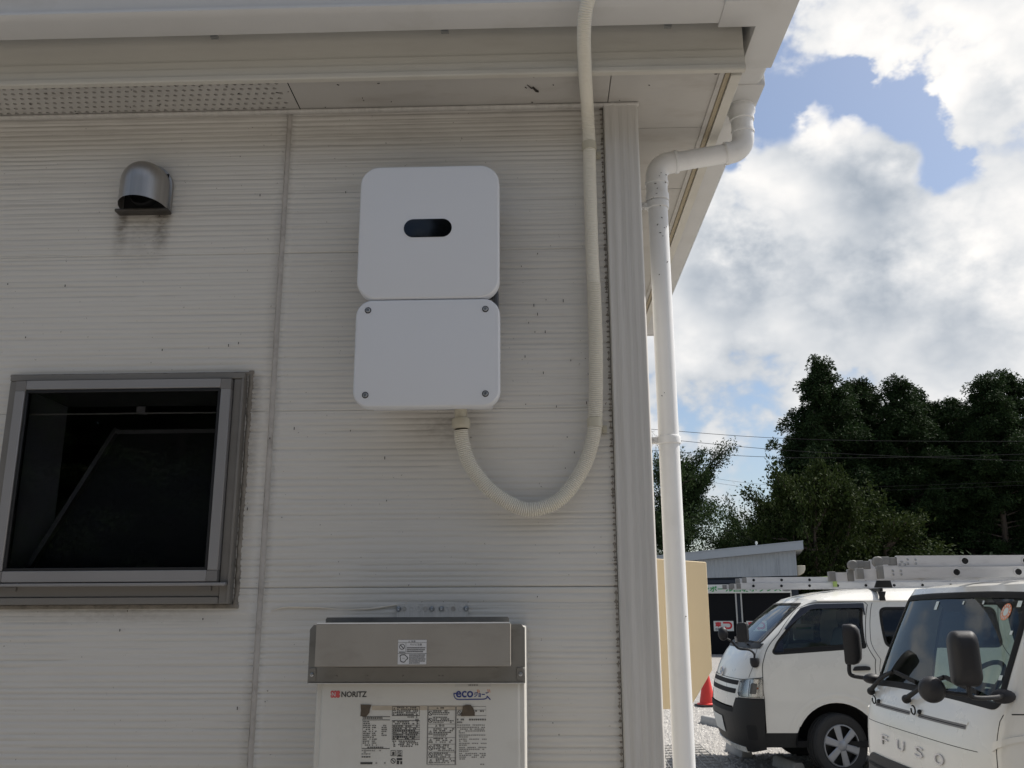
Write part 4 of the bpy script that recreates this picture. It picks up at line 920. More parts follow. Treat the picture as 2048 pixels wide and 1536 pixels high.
    nosign(ink, 789, 1519.5, 5.2); rc(ink, 787, 1502, 791.5, 1508); nosign(ink, 801.5, 1504, 3.4); rc(ink, 798, 1508, 805, 1510); rc(ink, 796, 1514, 807, 1518); rc(ink, 796, 1519, 801, 1526); rc(ink, 803, 1520, 807, 1526)
    frame(fade, 857, 1412, 914, 1527, 0.8)
    for y in (1419, 1447, 1454, 1473.5, 1486.5, 1502, 1513): rc(fade, 857, y, 914, y + 0.7)
    text('print', '警告', M['ink'], fs, *(lambda a, b_: (a[0], b_[0], a[1], b_[1]))(hp(880, 1452.5), hp(892, 1448.2)), Y)
    tri(ink, 875, 1450.3, 2.3); tri(ink, 878, 1415.5, 2.0); words(ink, 884, 893, 1413.8, 3)
    for cy, kind in ((1426, 0), (1440, 0), (1464, 1), (1480, 1), (1494.5, 0), (1508, 0), (1520, 1)): (tri if kind else nosign)(ink, 863.5, cy, 4.6)
    for y0_, k in ((1420.5, 3), (1433, 4), (1456, 5), (1475, 3), (1488, 4), (1503.5, 3), (1515, 3)):
        for i in range(k): words(ink if i < k - 1 else fade, 869, rs.uniform(900, 912.5), y0_ + i * 3.4, 2.1)
    frame(fade, 916, 1412, 976, 1431, 0.8); rc(fade, 916, 1419, 976, 1419.7); nosign(ink, 922, 1425, 4.4); words(ink, 954, 974, 1420.5, 2.6)
    words(ink, 917, 976, 1437, 3.2, 0.95); words(ink, 917, 929, 1442.5, 3.0)
    yy = 1448.5
    for k in range(18):
        if k in (1, 5, 7, 9, 11, 14): yy += 1.0
        words(fade, 917 + (3 if k not in (0, 1) else 0), 976 if k not in (4, 6, 8, 10, 13, 17) else 940, yy, 1.9); yy += 3.55
    words(fade, 961, 976, 1525, 2.2)
    obj('print', ink, M['ink'], fs)['kind'] = 'stuff'; obj('print', fade, M['ink2'], fs)['kind'] = 'stuff'
    # old tape across the labels, with two torn brown ends
    tp = MB(); rc(tp, 745, 1410.5, 932, 1419.5, Y + 0.0003); obj('tape', tp, M['tape'], fs)
    def blob(name, pts, m, y): 
        q = [hp(*p) for p in pts]; n = len(q)
        obj(name, MB().add([(a, y, b_) for a, b_ in q] + [(a, y + 0.0008, b_) for a, b_ in q], [tuple(range(n))] + [(k, (k + 1) % n, n + (k + 1) % n, n + k) for k in range(n)]), m, fs)
    blob('tape_scrap', [(722, 1408), (744, 1409), (741, 1418), (740, 1425), (734, 1432), (722, 1431.5), (723, 1420)], M['tape_dark'], Y - 0.0012)
    blob('tape_scrap', [(930, 1411), (936, 1409), (945, 1409), (950, 1415), (953, 1424), (953, 1431), (925, 1431.5), (928, 1420)], M['tape_dark'], Y - 0.0012)
    # makers' marks
    q0, q1 = hp(682, 1393.5), hp(734, 1381.8); text('logo', 'NORITZ', M['ink'], fs, q0[0], q1[0], q0[1], q1[1], Y, bold=0.022)
    mk = MB(); n = 12
    for cx in (663.5, 669.5, 675.5):
        for cy in (1384, 1391): X, Z = hp(cx, cy); mk.add([(X + 0.0042 * math.cos(2 * PI * k / n), Y - 0.00002 * len(mk.v) / 12, Z + 0.0042 * math.sin(2 * PI * k / n)) for k in range(n)], [tuple(range(n))])
    rc(mk, 661.5, 1383, 677.5, 1392, Y - 0.00015); obj('logo', mk, M['red'], fs)
    q0, q1 = hp(662.5, 1391.8), hp(670, 1383.2); text('logo', 'N', M['label'], fs, q0[0], q1[0], q0[1], q1[1], Y - 0.0004, bold=0.01)
    q0, q1 = hp(915.5, 1394.5), hp(951, 1381.3); text('logo', 'eco', M['navy'], fs, q0[0], q1[0], q0[1], q1[1], Y, bold=0.02)
    q0, q1 = hp(952.5, 1394), hp(983, 1382.5); text('logo', 'ジョーズ', M['navy'], fs, q0[0], q1[0], q0[1], q1[1], Y, bold=0.035)
    def stroke(pts, w, m, y=Y - 0.0002):
        p = [hp(*a) for a in pts]; mb = MB(); w *= 0.0011 / 2
        for (a, b_), (c, d_) in zip(p[:-1], p[1:]):
            v = Vector((c - a, d_ - b_)); v.normalize(); nx_, nz_ = -v.y * w, v.x * w; ex, ez = v.x * w * 0.5, v.y * w * 0.5
            mb.add([(a + nx_ - ex, y, b_ + nz_ - ez), (a - nx_ - ex, y, b_ - nz_ - ez), (c - nx_ + ex, y, d_ - nz_ + ez), (c + nx_ + ex, y, d_ + nz_ + ez)], [(0, 1, 2, 3)]); y -= 0.00001
        obj('logo', mb, m, fs)
    stroke([(917, 1386.5), (911.5, 1386.5), (912, 1391), (914, 1395.5), (917.5, 1398), (923, 1398.6), (971, 1398), (976, 1397), (980, 1393)], 1.9, M['navy'])
    stroke([(980, 1393), (985, 1398.5)], 2.2, M['navy'])
    for a in ((959, 1379), (962, 1379), (980, 1378.5), (983.5, 1378.5)): stroke([a, (a[0] + 1.4, a[1] + 2.4), (a[0] + 0.8, a[1] + 3.2), (a[0] + 2.0, a[1] + 5.6)], 1.0, M['orange'])
    # ---- caution label on the deflector
    lx0, lx1, lz0, lz1, ly = -0.3206, -0.2573, 1.6325, 1.6845, 2.0696
    lb = obj('caution_label', MB().box(lx0, lx1, ly, 2.0704, lz0, lz1), M['label'], t)
    yl = ly - 0.0003; mb = MB()
    def lr(u0, v0, u1, v1, y=yl): mb.add([(lx0 + u0 * (lx1 - lx0), y, lz1 - v1 * (lz1 - lz0)), (lx0 + u1 * (lx1 - lx0), y, lz1 - v1 * (lz1 - lz0)), (lx0 + u1 * (lx1 - lx0), y, lz1 - v0 * (lz1 - lz0)), (lx0 + u0 * (lx1 - lx0), y, lz1 - v0 * (lz1 - lz0))], [(0, 1, 2, 3)])
    for a in ((0, 0.105, 1, 0.115), (0, 0.55, 1, 0.565), (0.27, 0.115, 0.28, 0.55)): lr(*a)
    for v0, u0, k in ((0.30, 0.31, 0.97), (0.38, 0.31, 0.95), (0.455, 0.31, 0.85), (0.60, 0.40, 0.95), (0.68, 0.40, 0.93), (0.76, 0.40, 0.95), (0.84, 0.40, 0.95), (0.92, 0.40, 0.75), (0.48, 0.04, 0.22)):
        u = u0
        while u < k: 
            w = rs.uniform(0.025, 0.045); lr(u, v0, u + w, v0 + 0.018); lr(u, v0 + 0.03, u + w * 0.9, v0 + 0.045); lr(u + w * 0.4, v0, u + w * 0.4 + 0.012, v0 + 0.05, yl - 0.0001); u += w + 0.008
    def lring(cu, cv, r, wob=0.0):
        n = 18; X = lx0 + cu * (lx1 - lx0); Z = lz1 - cv * (lz1 - lz0); vv = []
        for q in (1.0, 0.80):
            for k in range(n): rr = r * q * (1 + wob * math.sin(3 * 2 * PI * k / n + 1) * 0.5 + wob * math.cos(5 * 2 * PI * k / n) * 0.4); vv.append((X + rr * math.cos(2 * PI * k / n), yl, Z + rr * math.sin(2 * PI * k / n)))
        mb.add(vv, [(k, (k + 1) % n, n + (k + 1) % n, n + k) for k in range(n)])
        return X, Z
    X, Z = lring(0.14, 0.28, 0.0062); a = 0.0039
    mb.add([(X - a - 0.0006, yl - 0.0001, Z + a - 0.0006), (X - a + 0.0006, yl - 0.0001, Z + a + 0.0006), (X + a + 0.0006, yl - 0.0001, Z - a + 0.0006), (X + a - 0.0006, yl - 0.0001, Z - a - 0.0006)], [(0, 1, 2, 3)])
    lring(0.20, 0.75, 0.0088, 0.22); lr(0.16, 0.745, 0.24, 0.755)
    obj('print', mb, M['ink'], lb)['kind'] = 'stuff'
    text('print', '注意', M['ink'], lb, lx0 + 0.45 * 0.0633, lx0 + 0.61 * 0.0633, lz1 - 0.0050, lz1 - 0.0010, yl)
    text('print', 'やけど注意', M['ink'], lb, lx0 + 0.42 * 0.0633, lx0 + 0.84 * 0.0633, lz1 - 0.0125, lz1 - 0.0075, yl)
    text('print', '△', M['ink'], lb, lx0 + 0.36 * 0.0633, lx0 + 0.42 * 0.0633, lz1 - 0.0048, lz1 - 0.0012, yl)
    # partly covered sticker just under the hood plate
    st = MB(); rc(st, 914, 1366.8, 988, 1372.5, Y + 0.0004); obj('sticker', st, M['plate_print'], fs)
    st = MB()
    words(st, 938, 966, 1368.5, 2.6); obj('print', st, M['ink2'], fs)['kind'] = 'stuff'
build_heater()

# ================================================================== beige projecting panel on the side wall
def build_panel():
    t = thing('screen_panel', (0.50, 4.0, 1.3), 'beige panel with a cut lower corner projecting behind the downpipe', 'panel')
    prof = [(0.300, 1.975), (0.7145, 1.944), (0.7145, 1.497), (0.646, 1.393), (0.615, 1.349), (0.600, 1.3405), (0.300, 1.3405)]
    obj('board', MB().extr(prof, (0, 4.0, 0), (0, 4.055, 0), (1, 0, 0), (0, 0, 1)), M['beige'], t, bevel=0.005)
    for z in (1.45, 1.85): obj('bracket', MB().box(0.286, 0.36, 4.056, 4.10, z - 0.03, z + 0.03), M['bolt'], t)
build_panel()

# ================================================================== vehicle shells
def interp(pts):
    xs = np.array([p[0] for p in pts], float); ys = np.array([p[1] for p in pts], float); n = len(xs)
    d = np.diff(ys) / np.diff(xs); m = np.zeros(n); m[0] = d[0]; m[-1] = d[-1]
    for i in range(1, n - 1): m[i] = 0 if d[i - 1] * d[i] <= 0 else 2 * d[i - 1] * d[i] / (d[i - 1] + d[i])
    def f(w):
        w = min(max(w, xs[0]), xs[-1]); i = min(max(int(np.searchsorted(xs, w)) - 1, 0), n - 2); h = xs[i + 1] - xs[i]; t = (w - xs[i]) / h
        return (1 + 2 * t) * (1 - t) ** 2 * ys[i] + t * (1 - t) ** 2 * h * m[i] + t * t * (3 - 2 * t) * ys[i + 1] + t * t * (t - 1) * h * m[i + 1]
    return f
class Shell:
    """body surface of a vehicle: u back from the nose, v across, w up; s runs round the front from side to side"""
    def __init__(s, uf, au, b, n): s.uf, s.au, s.b, s.n = uf, au, b, n
    def P(s, q, w):
        sg = -1 if q < 0 else 1; a = abs(q); uf, au, b = s.uf(w), s.au(w), s.b(w)
        if a <= 1:
            th = a * PI / 2; return Vector((uf + au * (1 - max(math.cos(th), 0) ** (2 / s.n)), sg * b * math.sin(th) ** (2 / s.n), w))
        return Vector((uf + au + a - 1, sg * b, w))
    def N(s, q, w):
        e = 0.004; du = s.P(q + e, w) - s.P(q - e, w); dw = s.P(q, w + e) - s.P(q, w - e); n = du.cross(dw)
        if n.length < 1e-12: return Vector((-1, 0, 0))
        n.normalize(); c = s.P(q, w) - Vector((2.0, 0, 1.0))
        return n if n.dot(Vector((c.x, c.y, 0))) > 0 else -n
    def su(s, u, w, side=-1):
        a = 1 + u - s.uf(w) - s.au(w)
        if a < 1: x = min(max((u - s.uf(w)) / s.au(w), 0), 1); a = math.acos(min(1, (1 - x) ** (s.n / 2))) / (PI / 2)
        return side * a
    def sv(s, v, w):
        a = min(1, (abs(v) / s.b(w))) ** (s.n / 2); return math.copysign(math.asin(a) / (PI / 2), v)
    def side(s, pts, side=-1): return [(s.su(u, w, side), w) for u, w in pts]
    def front(s, pts): return [(s.sv(v, w), w) for v, w in pts]
def inside(p, poly):
    x, y = p; r = False; j = len(poly) - 1
    for i in range(len(poly)):
        xi, yi = poly[i]; xj, yj = poly[j]
        if (yi > y) != (yj > y) and x < (xj - xi) * (y - yi) / (yj - yi) + xi: r = not r
        j = i
    return r
def densify(poly, st):
    out = []
    for i, p in enumerate(poly):
        q = poly[(i + 1) % len(poly)]; L = math.hypot(q[0] - p[0], q[1] - p[1]); n = max(1, int(L / st))
        out += [(p[0] + (q[0] - p[0]) * k / n, p[1] + (q[1] - p[1]) * k / n) for k in range(n)]
    return out
def patch(name, S, poly, material, parent, holes=(), st=0.05, off=0.0, smooth=True, rim=0.0, ang=50):
    """skin panel on the shell bounded by an outline (with holes); off = proud of the shell; rim = returned edge depth"""
    loops = [densify(poly, st)] + [densify(h, st) for h in holes]
    V = []; E_ = []
    for l in loops:
        n0 = len(V); V += l; E_ += [(n0 + i, n0 + (i + 1) % len(l)) for i in range(len(l))]
    nb = len(V); xs = [p[0] for p in loops[0]]; ys = [p[1] for p in loops[0]]
    B = np.array(V)
    x = min(xs) + st / 2; 
    while x < max(xs):
        y = min(ys) + st / 2
        while y < max(ys):
            if inside((x, y), loops[0]) and not any(inside((x, y), h) for h in loops[1:]) and np.min(np.hypot(B[:, 0] - x, B[:, 1] - y)) > st * 0.45: V.append((x, y))
            y += st
        x += st
    r = delaunay_2d_cdt([Vector(p) for p in V], E_, [], 0, 1e-6)
    vv, ff = r[0], r[2]; tri = []
    for f in ff:
        c = (sum(vv[i].x for i in f) / len(f), sum(vv[i].y for i in f) / len(f))
        if inside(c, loops[0]) and not any(inside(c, h) for h in loops[1:]): tri.append(tuple(f))
    P = [S.P(p.x, p.y) + (S.N(p.x, p.y) * off if off else Vector((0, 0, 0))) for p in vv]
    mb = MB().add(P, tri)
    if rim:
        for l in loops:
            a = [S.P(*p) + S.N(*p) * off for p in l]; b = [S.P(*p) + S.N(*p) * (off - rim) for p in l]; n = len(l)
            mb.add(a + b, [(k, (k + 1) % n, n + (k + 1) % n, n + k) for k in range(n)])
    return obj(name, mb, material, parent, smooth=smooth, local=True, ang=ang)
def band(name, S, poly, w, material, parent, off=0.003, closed=True, st=0.03):
    """a strip of given width lying along a line on the shell: rubber, seams"""
    pts = densify(poly, st) if closed else [p for a, b in zip(poly[:-1], poly[1:]) for p in densify([a, b], st)[:max(1, int(math.hypot(b[0] - a[0], b[1] - a[1]) / st))]] + [poly[-1]]
    C = [S.P(*p) + S.N(*p) * off for p in pts]; Nn = [S.N(*p) for p in pts]; n = len(C); A = []; B = []; D = []
    for i in range(n):
        t = C[(i + 1) % n] - C[i - 1] if closed else C[min(i + 1, n - 1)] - C[max(i - 1, 0)]
        if t.length < 1e-9: t = Vector((0, 0, 1))
        sd = t.normalized().cross(Nn[i]).normalized() * w / 2; A.append(C[i] - sd - Nn[i] * off * 0.8); D.append(C[i]); B.append(C[i] + sd - Nn[i] * off * 0.8)
    m = n if closed else n - 1
    ff = [(k, (k + 1) % n, n + (k + 1) % n, n + k) for k in range(m)] + [(n + k, n + (k + 1) % n, 2 * n + (k + 1) % n, 2 * n + k) for k in range(m)]
    return obj(name, MB().add(A + D + B, ff), material, parent, smooth=True, local=True, ang=70)
def lo(name, mb, m, parent, **k): return obj(name, mb, m, parent, local=True, **k)
def wheel(name, parent, c, out, r=0.325, wd=0.19, rr=0.215, steer=0.0, spokes=7):
    """tyre, disc with spokes; out = -1 when the outside faces -v"""
    e = bpy.data.objects.new(name, None)
    ax = Vector((math.sin(steer) * (1 if out < 0 else -1) * 1, out * math.cos(steer), 0)).normalized(); c = Vector(c)
    h = wd / 2
    prof = [(rr + 0.004, -h * 0.92), (r - 0.045, -h), (r - 0.018, -h * 0.95), (r - 0.004, -h * 0.78)]
    for k in (-0.45, 0.0, 0.45): prof += [(r, (k - 0.14) * h * 1.1), (r - 0.009, (k - 0.11) * h * 1.1), (r - 0.009, (k + 0.11) * h * 1.1), (r, (k + 0.14) * h * 1.1)]
    prof += [(r - 0.004, h * 0.78), (r - 0.018, h * 0.95), (r - 0.045, h), (rr + 0.03, h * 0.98), (rr + 0.004, h * 0.86), (rr - 0.008, h * 0.80)]
    ty = lo(name, MB().lathe(c, ax, prof, 48), M['tyre'], parent, smooth=True, ang=30)
    lo('rim', MB().lathe(c, ax, [(rr + 0.003, h * 0.80), (rr - 0.004, h * 0.92), (rr - 0.014, h * 0.93), (rr - 0.020, h * 0.78), (rr - 0.022, h * 0.3), (0.03, h * 0.25)], 40), M['plastic'], ty, smooth=True, ang=30)
    lo('rim', MB().lathe(c, ax, [(rr + 0.003, h * 0.82), (rr - 0.003, h * 0.95), (rr - 0.012, h * 0.96), (rr - 0.018, h * 0.84)], 40), M['rim'], ty, smooth=True, ang=50)
    a0 = Vector((0, 0, 1)); b0 = ax.cross(a0); sp = MB()
    for k in range(spokes):
        an = 2 * PI * k / spokes + 0.2; d = math.cos(an) * a0 + math.sin(an) * b0; tt = ax.cross(d)
        p = [c + d * 0.03 + ax * h * 0.95, c + d * (rr - 0.012) + ax * h * 0.90]; wi, wo = 0.032, 0.044
        q = []
        for (pp, w_) in ((p[0], wi), (p[1], wo)): q += [pp - tt * w_ , pp - tt * w_ * 0.7 + ax * 0.008, pp + tt * w_ * 0.7 + ax * 0.008, pp + tt * w_]
        sp.add(q, [(0, 1, 5, 4), (1, 2, 6, 5), (2, 3, 7, 6)])
    lo('spoke', sp, M['rim'], ty, smooth=True, ang=30)['kind'] = 'stuff'
    lo('hub_cap', MB().lathe(c, ax, [(0.058, h * 0.86), (0.054, h * 1.03), (0.040, h * 1.10), (0.001, h * 1.12)], 24), M['rim'], ty, smooth=True)
    return ty

# ================================================================== the delivery van
def build_van():
    van = thing('van', (2.05, 11.17, 0), 'white cab-over delivery van with black bumper and ladders on its roof', 'van')
    uf = interp([(0.24, 0.10), (0.40, 0.035), (0.62, 0.0), (0.80, 0.01), (0.98, 0.055), (1.10, 0.10), (1.24, 0.19), (1.36, 0.30), (1.50, 0.455), (1.66, 0.645), (1.80, 0.83), (1.84, 0.90)])
    au = interp([(0.24, 0.26), (0.62, 0.33), (0.98, 0.30), (1.2, 0.24), (1.4, 0.17), (1.84, 0.14)])
    b = interp([(0.24, 0.80), (0.5, 0.835), (0.9, 0.845), (1.15, 0.838), (1.4, 0.80), (1.84, 0.70)])
    S = Shell(uf, au, b, 2.7); LEN = 4.68
    hub = 1.10; ar = 0.455; wz = 0.31; hub2 = hub + 2.57; sill = 0.45
    top = 1.835
    def arch(u, w0):
        c = math.sqrt(ar * ar - (w0 - wz) ** 2); a0 = math.atan2(w0 - wz, -c); return [(u + ar * math.cos(a), wz + ar * math.sin(a) * (1 if True else 1)) for a in [a0 + (math.atan2(w0 - wz, c) - a0) * i / 16 for i in range(17)]]
    def lower(side):
        pts = [(0.335, 0.80), (0.335, sill)] + arch(hub, sill) + arch(hub2, sill) + [(LEN, sill)]
        return S.side(pts, side)
    near = lower(-1); far = lower(1)
    outline = near[::-1] + S.front([(-0.6, 0.80), (0, 0.80), (0.6, 0.80)]) + far + [(S.su(LEN, top, 1), top)] + [(0.0, top)] + [(S.su(LEN, top, -1), top)]
    # window openings
    ws = roundpoly(S.front([(-0.70, 1.375), (0.70, 1.375)]) + [(S.sv(0.615, 1.795), 1.795), (S.sv(-0.615, 1.795), 1.795)], 0.06)
    dw = [(0.445, 1.262), (1.475, 1.330), (1.500, 1.765), (0.985, 1.760), (0.86, 1.715)]
    dwr = roundpoly(dw, [0.07, 0.02, 0.05, 0.10, 0.10])
    rw = roundpoly([(1.70, 1.335), (2.95, 1.335), (2.95, 1.74), (1.70, 1.74)], 0.07)
    rw2 = roundpoly([(3.10, 1.335), (4.45, 1.335), (4.40, 1.74), (3.10, 1.74)], 0.07)
    holes = [ws] + [S.side(p, sd) for p in (dwr, rw, rw2) for sd in (-1, 1)]
    patch('body', S, outline, M['paint'], van, holes, st=0.06, rim=0.0)
    # roof
    nq, nu = 24, 30; vv = []
    for i in range(nq + 1):
        q = -1 + 2 * i / nq; e = S.P(S.sv(q * b(top) * 0.9999, top), top)
        for j in range(nu + 1):
            f = (j / nu) ** 1.6; u = e.x + (LEN - e.x) * f; rise = 1 - math.exp(-(u - e.x) / 0.35) if j else 0
            vv.append((u, e.y, top + 0.135 * (1 - abs(q) ** 3.2) * rise + 0.012 * (1 - q ** 8) * (1 if j else 0)))
    ff = [(i * (nu + 1) + j, (i + 1) * (nu + 1) + j, (i + 1) * (nu + 1) + j + 1, i * (nu + 1) + j + 1) for i in range(nq) for j in range(nu)]
    lo('roof', MB().add(vv, ff), M['paint'], van, smooth=True, ang=50)
    lo('tailgate', MB().add([(LEN, -b(sill), sill), (LEN, b(sill), sill), (LEN, b(1.2), 1.2), (LEN, b(top), top), (LEN, 0, top + 0.14), (LEN, -b(top), top), (LEN, -b(1.2), 1.2)], [tuple(range(7))]), M['paint'], van)
    for sd in (-1, 1):
        band('roof_gutter', S, [(S.su(u, top - 0.012, sd), top - 0.012) for u in (1.02, 1.6, 2.6, 3.6, LEN - 0.02)], 0.022, M['paint'], van, off=0.010, closed=False)
    # glazing, rubbers
    g = patch('windscreen', S, ws, M['carglass'], van, st=0.07, off=-0.006); band('rubber', S, ws, 0.035, M['seam'], g, off=0.004)
    for sd in (-1, 1):
        g = patch('door_glass', S, S.side(dwr, sd), M['carglass'], van, st=0.08, off=-0.010); band('rubber', S, S.side(dwr, sd), 0.030, M['seam'], g, off=0.003)
        # black quarter triangle ahead of the door glass and the lower rubber
        patch('quarter_panel', S, S.side(roundpoly([(0.455, 1.272), (0.585, 1.282), (0.585, 1.42), (0.57, 1.41)], 0.02), sd), M['visor'], g, st=0.05, off=0.002)
        patch('lower_rubber', S, S.side([(0.56, 1.272), (1.475, 1.332), (1.478, 1.375), (0.56, 1.315)], sd), M['seam'], g, st=0.06, off=-0.004)
        v = patch('wind_visor', S, S.side(roundpoly([(0.80, 1.640), (0.93, 1.725), (1.02, 1.735), (1.512, 1.742), (1.515, 1.672), (1.525, 1.665), (1.528, 1.792), (0.98, 1.784), (0.84, 1.735), (0.62, 1.52), (0.635, 1.515)], 0.012), sd), M['visor'], van, st=0.05, off=0.022, rim=0.02)
        for p in (rw, rw2):
            g = patch('side_glass', S, S.side(p, sd), M['carglass_dk'], van, st=0.09, off=-0.006); band('rubber', S, S.side(p, sd), 0.03, M['seam'], g, off=0.003)
        # door and panel seams
        door = [(0.335, 0.455), (0.335, 0.80), (0.335, 1.04), (0.345, 1.16), (0.40, 1.30), (0.55, 1.47), (0.80, 1.735), (0.93, 1.795), (1.05, 1.806), (1.545, 1.812), (1.575, 1.78), (1.565, 1.2), (1.55, 0.80), (1.53, 0.60), (1.47, 0.545)]
        band('door_seam', S, S.side(door, sd), 0.008, M['seam'], van, off=0.0016, closed=False)
        band('door_seam', S, S.side([(1.60, 0.46), (1.62, 1.2), (1.63, 1.80)], sd), 0.006, M['seam'], van, off=0.0016, closed=False)
        band('door_seam', S, S.side([(3.02, 0.46), (3.03, 1.2), (3.02, 1.80)], sd), 0.007, M['seam'], van, off=0.0016, closed=False)
        h = patch('door_handle', S, S.side(roundpoly([(1.30, 1.085), (1.49, 1.09), (1.49, 1.125), (1.44, 1.135), (1.33, 1.130)], 0.018), sd), M['mirror_plastic'], van, st=0.04, off=0.028, rim=0.03)
        # swage round the arch
        band('arch_lip', S, S.side([(hub + (ar + 0.07) * math.cos(a), wz + (ar + 0.07) * math.sin(a)) for a in [R(161 - 6.3 * i) for i in range(23)]], sd), 0.05, M['paint'], van, off=0.008, closed=False)
        for hb in (hub, hub2):
            band('arch_edge', S, S.side(arch(hb, sill)[1:-1], sd), 0.016, M['paint'], van, off=0.006, closed=False)
        patch('rocker', S, S.side([(0.33, 0.30), (0.33, 0.458), (hub - ar + 0.02, 0.458), (hub - ar, 0.30)], sd), M['plastic'], van, st=0.05, off=-0.004)
        # fuel door crease behind the arch
        band('door_seam', S, S.side([(1.425, 0.66), (1.50, 0.75), (1.545, 0.80)], sd), 0.007, M['seam'], van, off=0.0016, closed=False)
    # bumper: black corners, body-coloured middle
    def ru(u, w, sd): return (S.su(u, w, sd), w)
    for sd in (-1, 1):
        bp = [ru(0.332, 0.795, sd), ru(0.332, 0.285, sd), ru(0.22, 0.255, sd), (sd * 0.50, 0.250), (sd * 0.42, 0.33), (sd * 0.40, 0.64), (sd * 0.50, 0.795)]
        o = patch('bumper_corner', S, bp, M['plastic'], van, st=0.04, off=0.022, rim=0.025)
        patch('fog_recess', S, roundpoly([(sd * 0.70, 0.38), (sd * 0.88, 0.38), (sd * 0.88, 0.53), (sd * 0.70, 0.53)], 0.03), M['seam'], o, st=0.05, off=0.0235)
    patch('bumper', S, [(-0.42, 0.255), (0.42, 0.255), (0.41, 0.34), (0.40, 0.62), (0.46, 0.68), (-0.46, 0.68), (-0.40, 0.62), (-0.41, 0.34)], M['plastic'], van, st=0.05, off=0.020, rim=0.03)
    patch('licence_plate', S, roundpoly([(-0.13, 0.40), (0.13, 0.40), (0.13, 0.57), (-0.13, 0.57)], 0.01), M['sign_white'], van, st=0.06, off=0.030)
    patch('air_dam', S, [(-0.58, 0.235), (0.58, 0.235), (0.58, 0.30), (-0.58, 0.30)], M['paint'], van, st=0.06, off=0.030, rim=0.03)
    # grille: two dark slots between painted bars, emblem
    gr = patch('grille', S, roundpoly([(-0.50, 0.70), (0.50, 0.70), (0.53, 0.80), (0.515, 0.985), (-0.515, 0.985), (-0.53, 0.80)], 0.03), M['paint'], van, st=0.05, off=0.006, rim=0.01)
    for w0, w1, k in ((0.925, 0.972, 0.49), (0.835, 0.885, 0.46)):
        patch('grille_slot', S, roundpoly([(-k, w0), (k, w0), (k + 0.01, w1), (-k - 0.01, w1)], 0.015), M['seam'], gr, st=0.06, off=0.0085)
    patch('grille_slot', S, [(-0.42, 0.64), (0.42, 0.64), (0.44, 0.69), (-0.44, 0.69)], M['seam'], van, st=0.06, off=0.024)
    em = MB(); c = Vector((S.uf(1.03) - 0.016, 0, 1.035))
    for (rx, rz) in ((0.075, 0.050), (0.026, 0.048)):
        em.tube([c + Vector((0.20 * 0.05 * math.sin(t) , rx * math.cos(t), rz * math.sin(t))) for t in [2 * PI * i / 24 for i in range(25)]], 0.006, 6, cap=False)
    em.tube([c + Vector((0.008, 0.052 * math.cos(t), 0.022 + 0.018 * math.sin(t))) for t in [2 * PI * i / 20 for i in range(21)]], 0.005, 6, cap=False)
    lo('emblem', em, M['chrome'], van, smooth=True)
    band('hood_seam', S, [(S.su(0.335, 1.01, -1), 1.015), (-0.60, 0.99), (-0.5, 0.988), (0, 0.988), (0.5, 0.988), (0.60, 0.99), (S.su(0.335, 1.01, 1), 1.015)], 0.007, M['seam'], van, off=0.008, closed=False)
    for sd in (-1, 1): band('hood_seam', S, [(sd * 0.70, 1.012), (sd * 0.74, 1.10), (sd * 0.72, 1.20), (sd * 0.66, 1.28), (sd * 0.60, 1.345)], 0.006, M['seam'], van, off=0.0018, closed=False)
    patch('cowl', S, [(-0.72, 1.315), (-0.4, 1.305), (0.4, 1.305), (0.72, 1.315), (0.74, 1.365), (-0.74, 1.365)], M['plastic'], van, st=0.06, off=0.006)
    for y0_, y1_ in ((-0.50, 0.02), (0.05, 0.55)):
        p0 = S.P(S.sv(y0_, 1.34), 1.34) + Vector((-0.03, 0, 0.01)); p1 = S.P(S.sv(y1_, 1.40), 1.40) + Vector((-0.02, 0, 0.0))
        lo('wiper', MB().bar(p0, p1, 0.02, 0.012), M['seam'], van)
    # headlamps: reflector, divider, bulb, clear lens
    for sd in (-1, 1):
        hl = [ru(0.325, 0.815, sd), ru(0.325, 1.000, sd), (sd * 0.66, 0.995), (sd * 0.545, 0.965), (sd * 0.53, 0.86), (sd * 0.575, 0.815)]
        if sd > 0: hl = hl
        h = patch('headlight', S, roundpoly(hl, 0.02), M['reflector'], van, st=0.04, off=0.004)
        patch('divider', S, [(sd * 0.735, 0.82), (sd * 0.755, 0.82), (sd * 0.745, 0.99), (sd * 0.725, 0.99)], M['silver'], h, st=0.05, off=0.014)
        patch('lamp_bowl', S, roundpoly([(sd * 0.775, 0.845), (sd * 0.90, 0.845), (sd * 0.90, 0.955), (sd * 0.775, 0.955)], 0.02), M['ladder_dk'], h, st=0.05, off=0.008)
        patch('bulb', S, roundpoly([(sd * 0.90, 0.895), (sd * 0.925, 0.895), (sd * 0.925, 0.915), (sd * 0.90, 0.915)], 0.008), M['amber'], h, st=0.02, off=0.012)
        patch('lens', S, roundpoly(hl, 0.02), M['lens'], h, st=0.04, off=0.024, rim=0.02)
        band('rubber', S, roundpoly(hl, 0.02), 0.010, M['seam'], h, off=0.003)
    # mirrors on the near front wing
    base = S.P(S.su(0.27, 1.165, -1), 1.165) + Vector((-0.01, -0.02, 0))
    mr = lo('mirror_base', MB().lathe(base + Vector((0, -0.01, 0.055)), (0, 0, -1), [(0.001, 0), (0.045, 0.0), (0.050, 0.012), (0.050, 0.05), (0.040, 0.085), (0.018, 0.10), (0.001, 0.102)], 16), M['mirror_plastic'], van, smooth=True)
    k0 = base + Vector((0, -0.01, 0.05)); k1 = k0 + Vector((0, 0, 0.05)); k2 = Vector((0.10, base.y + 0.02, 1.32)); k3 = Vector((0.02, base.y + 0.02, 1.40))
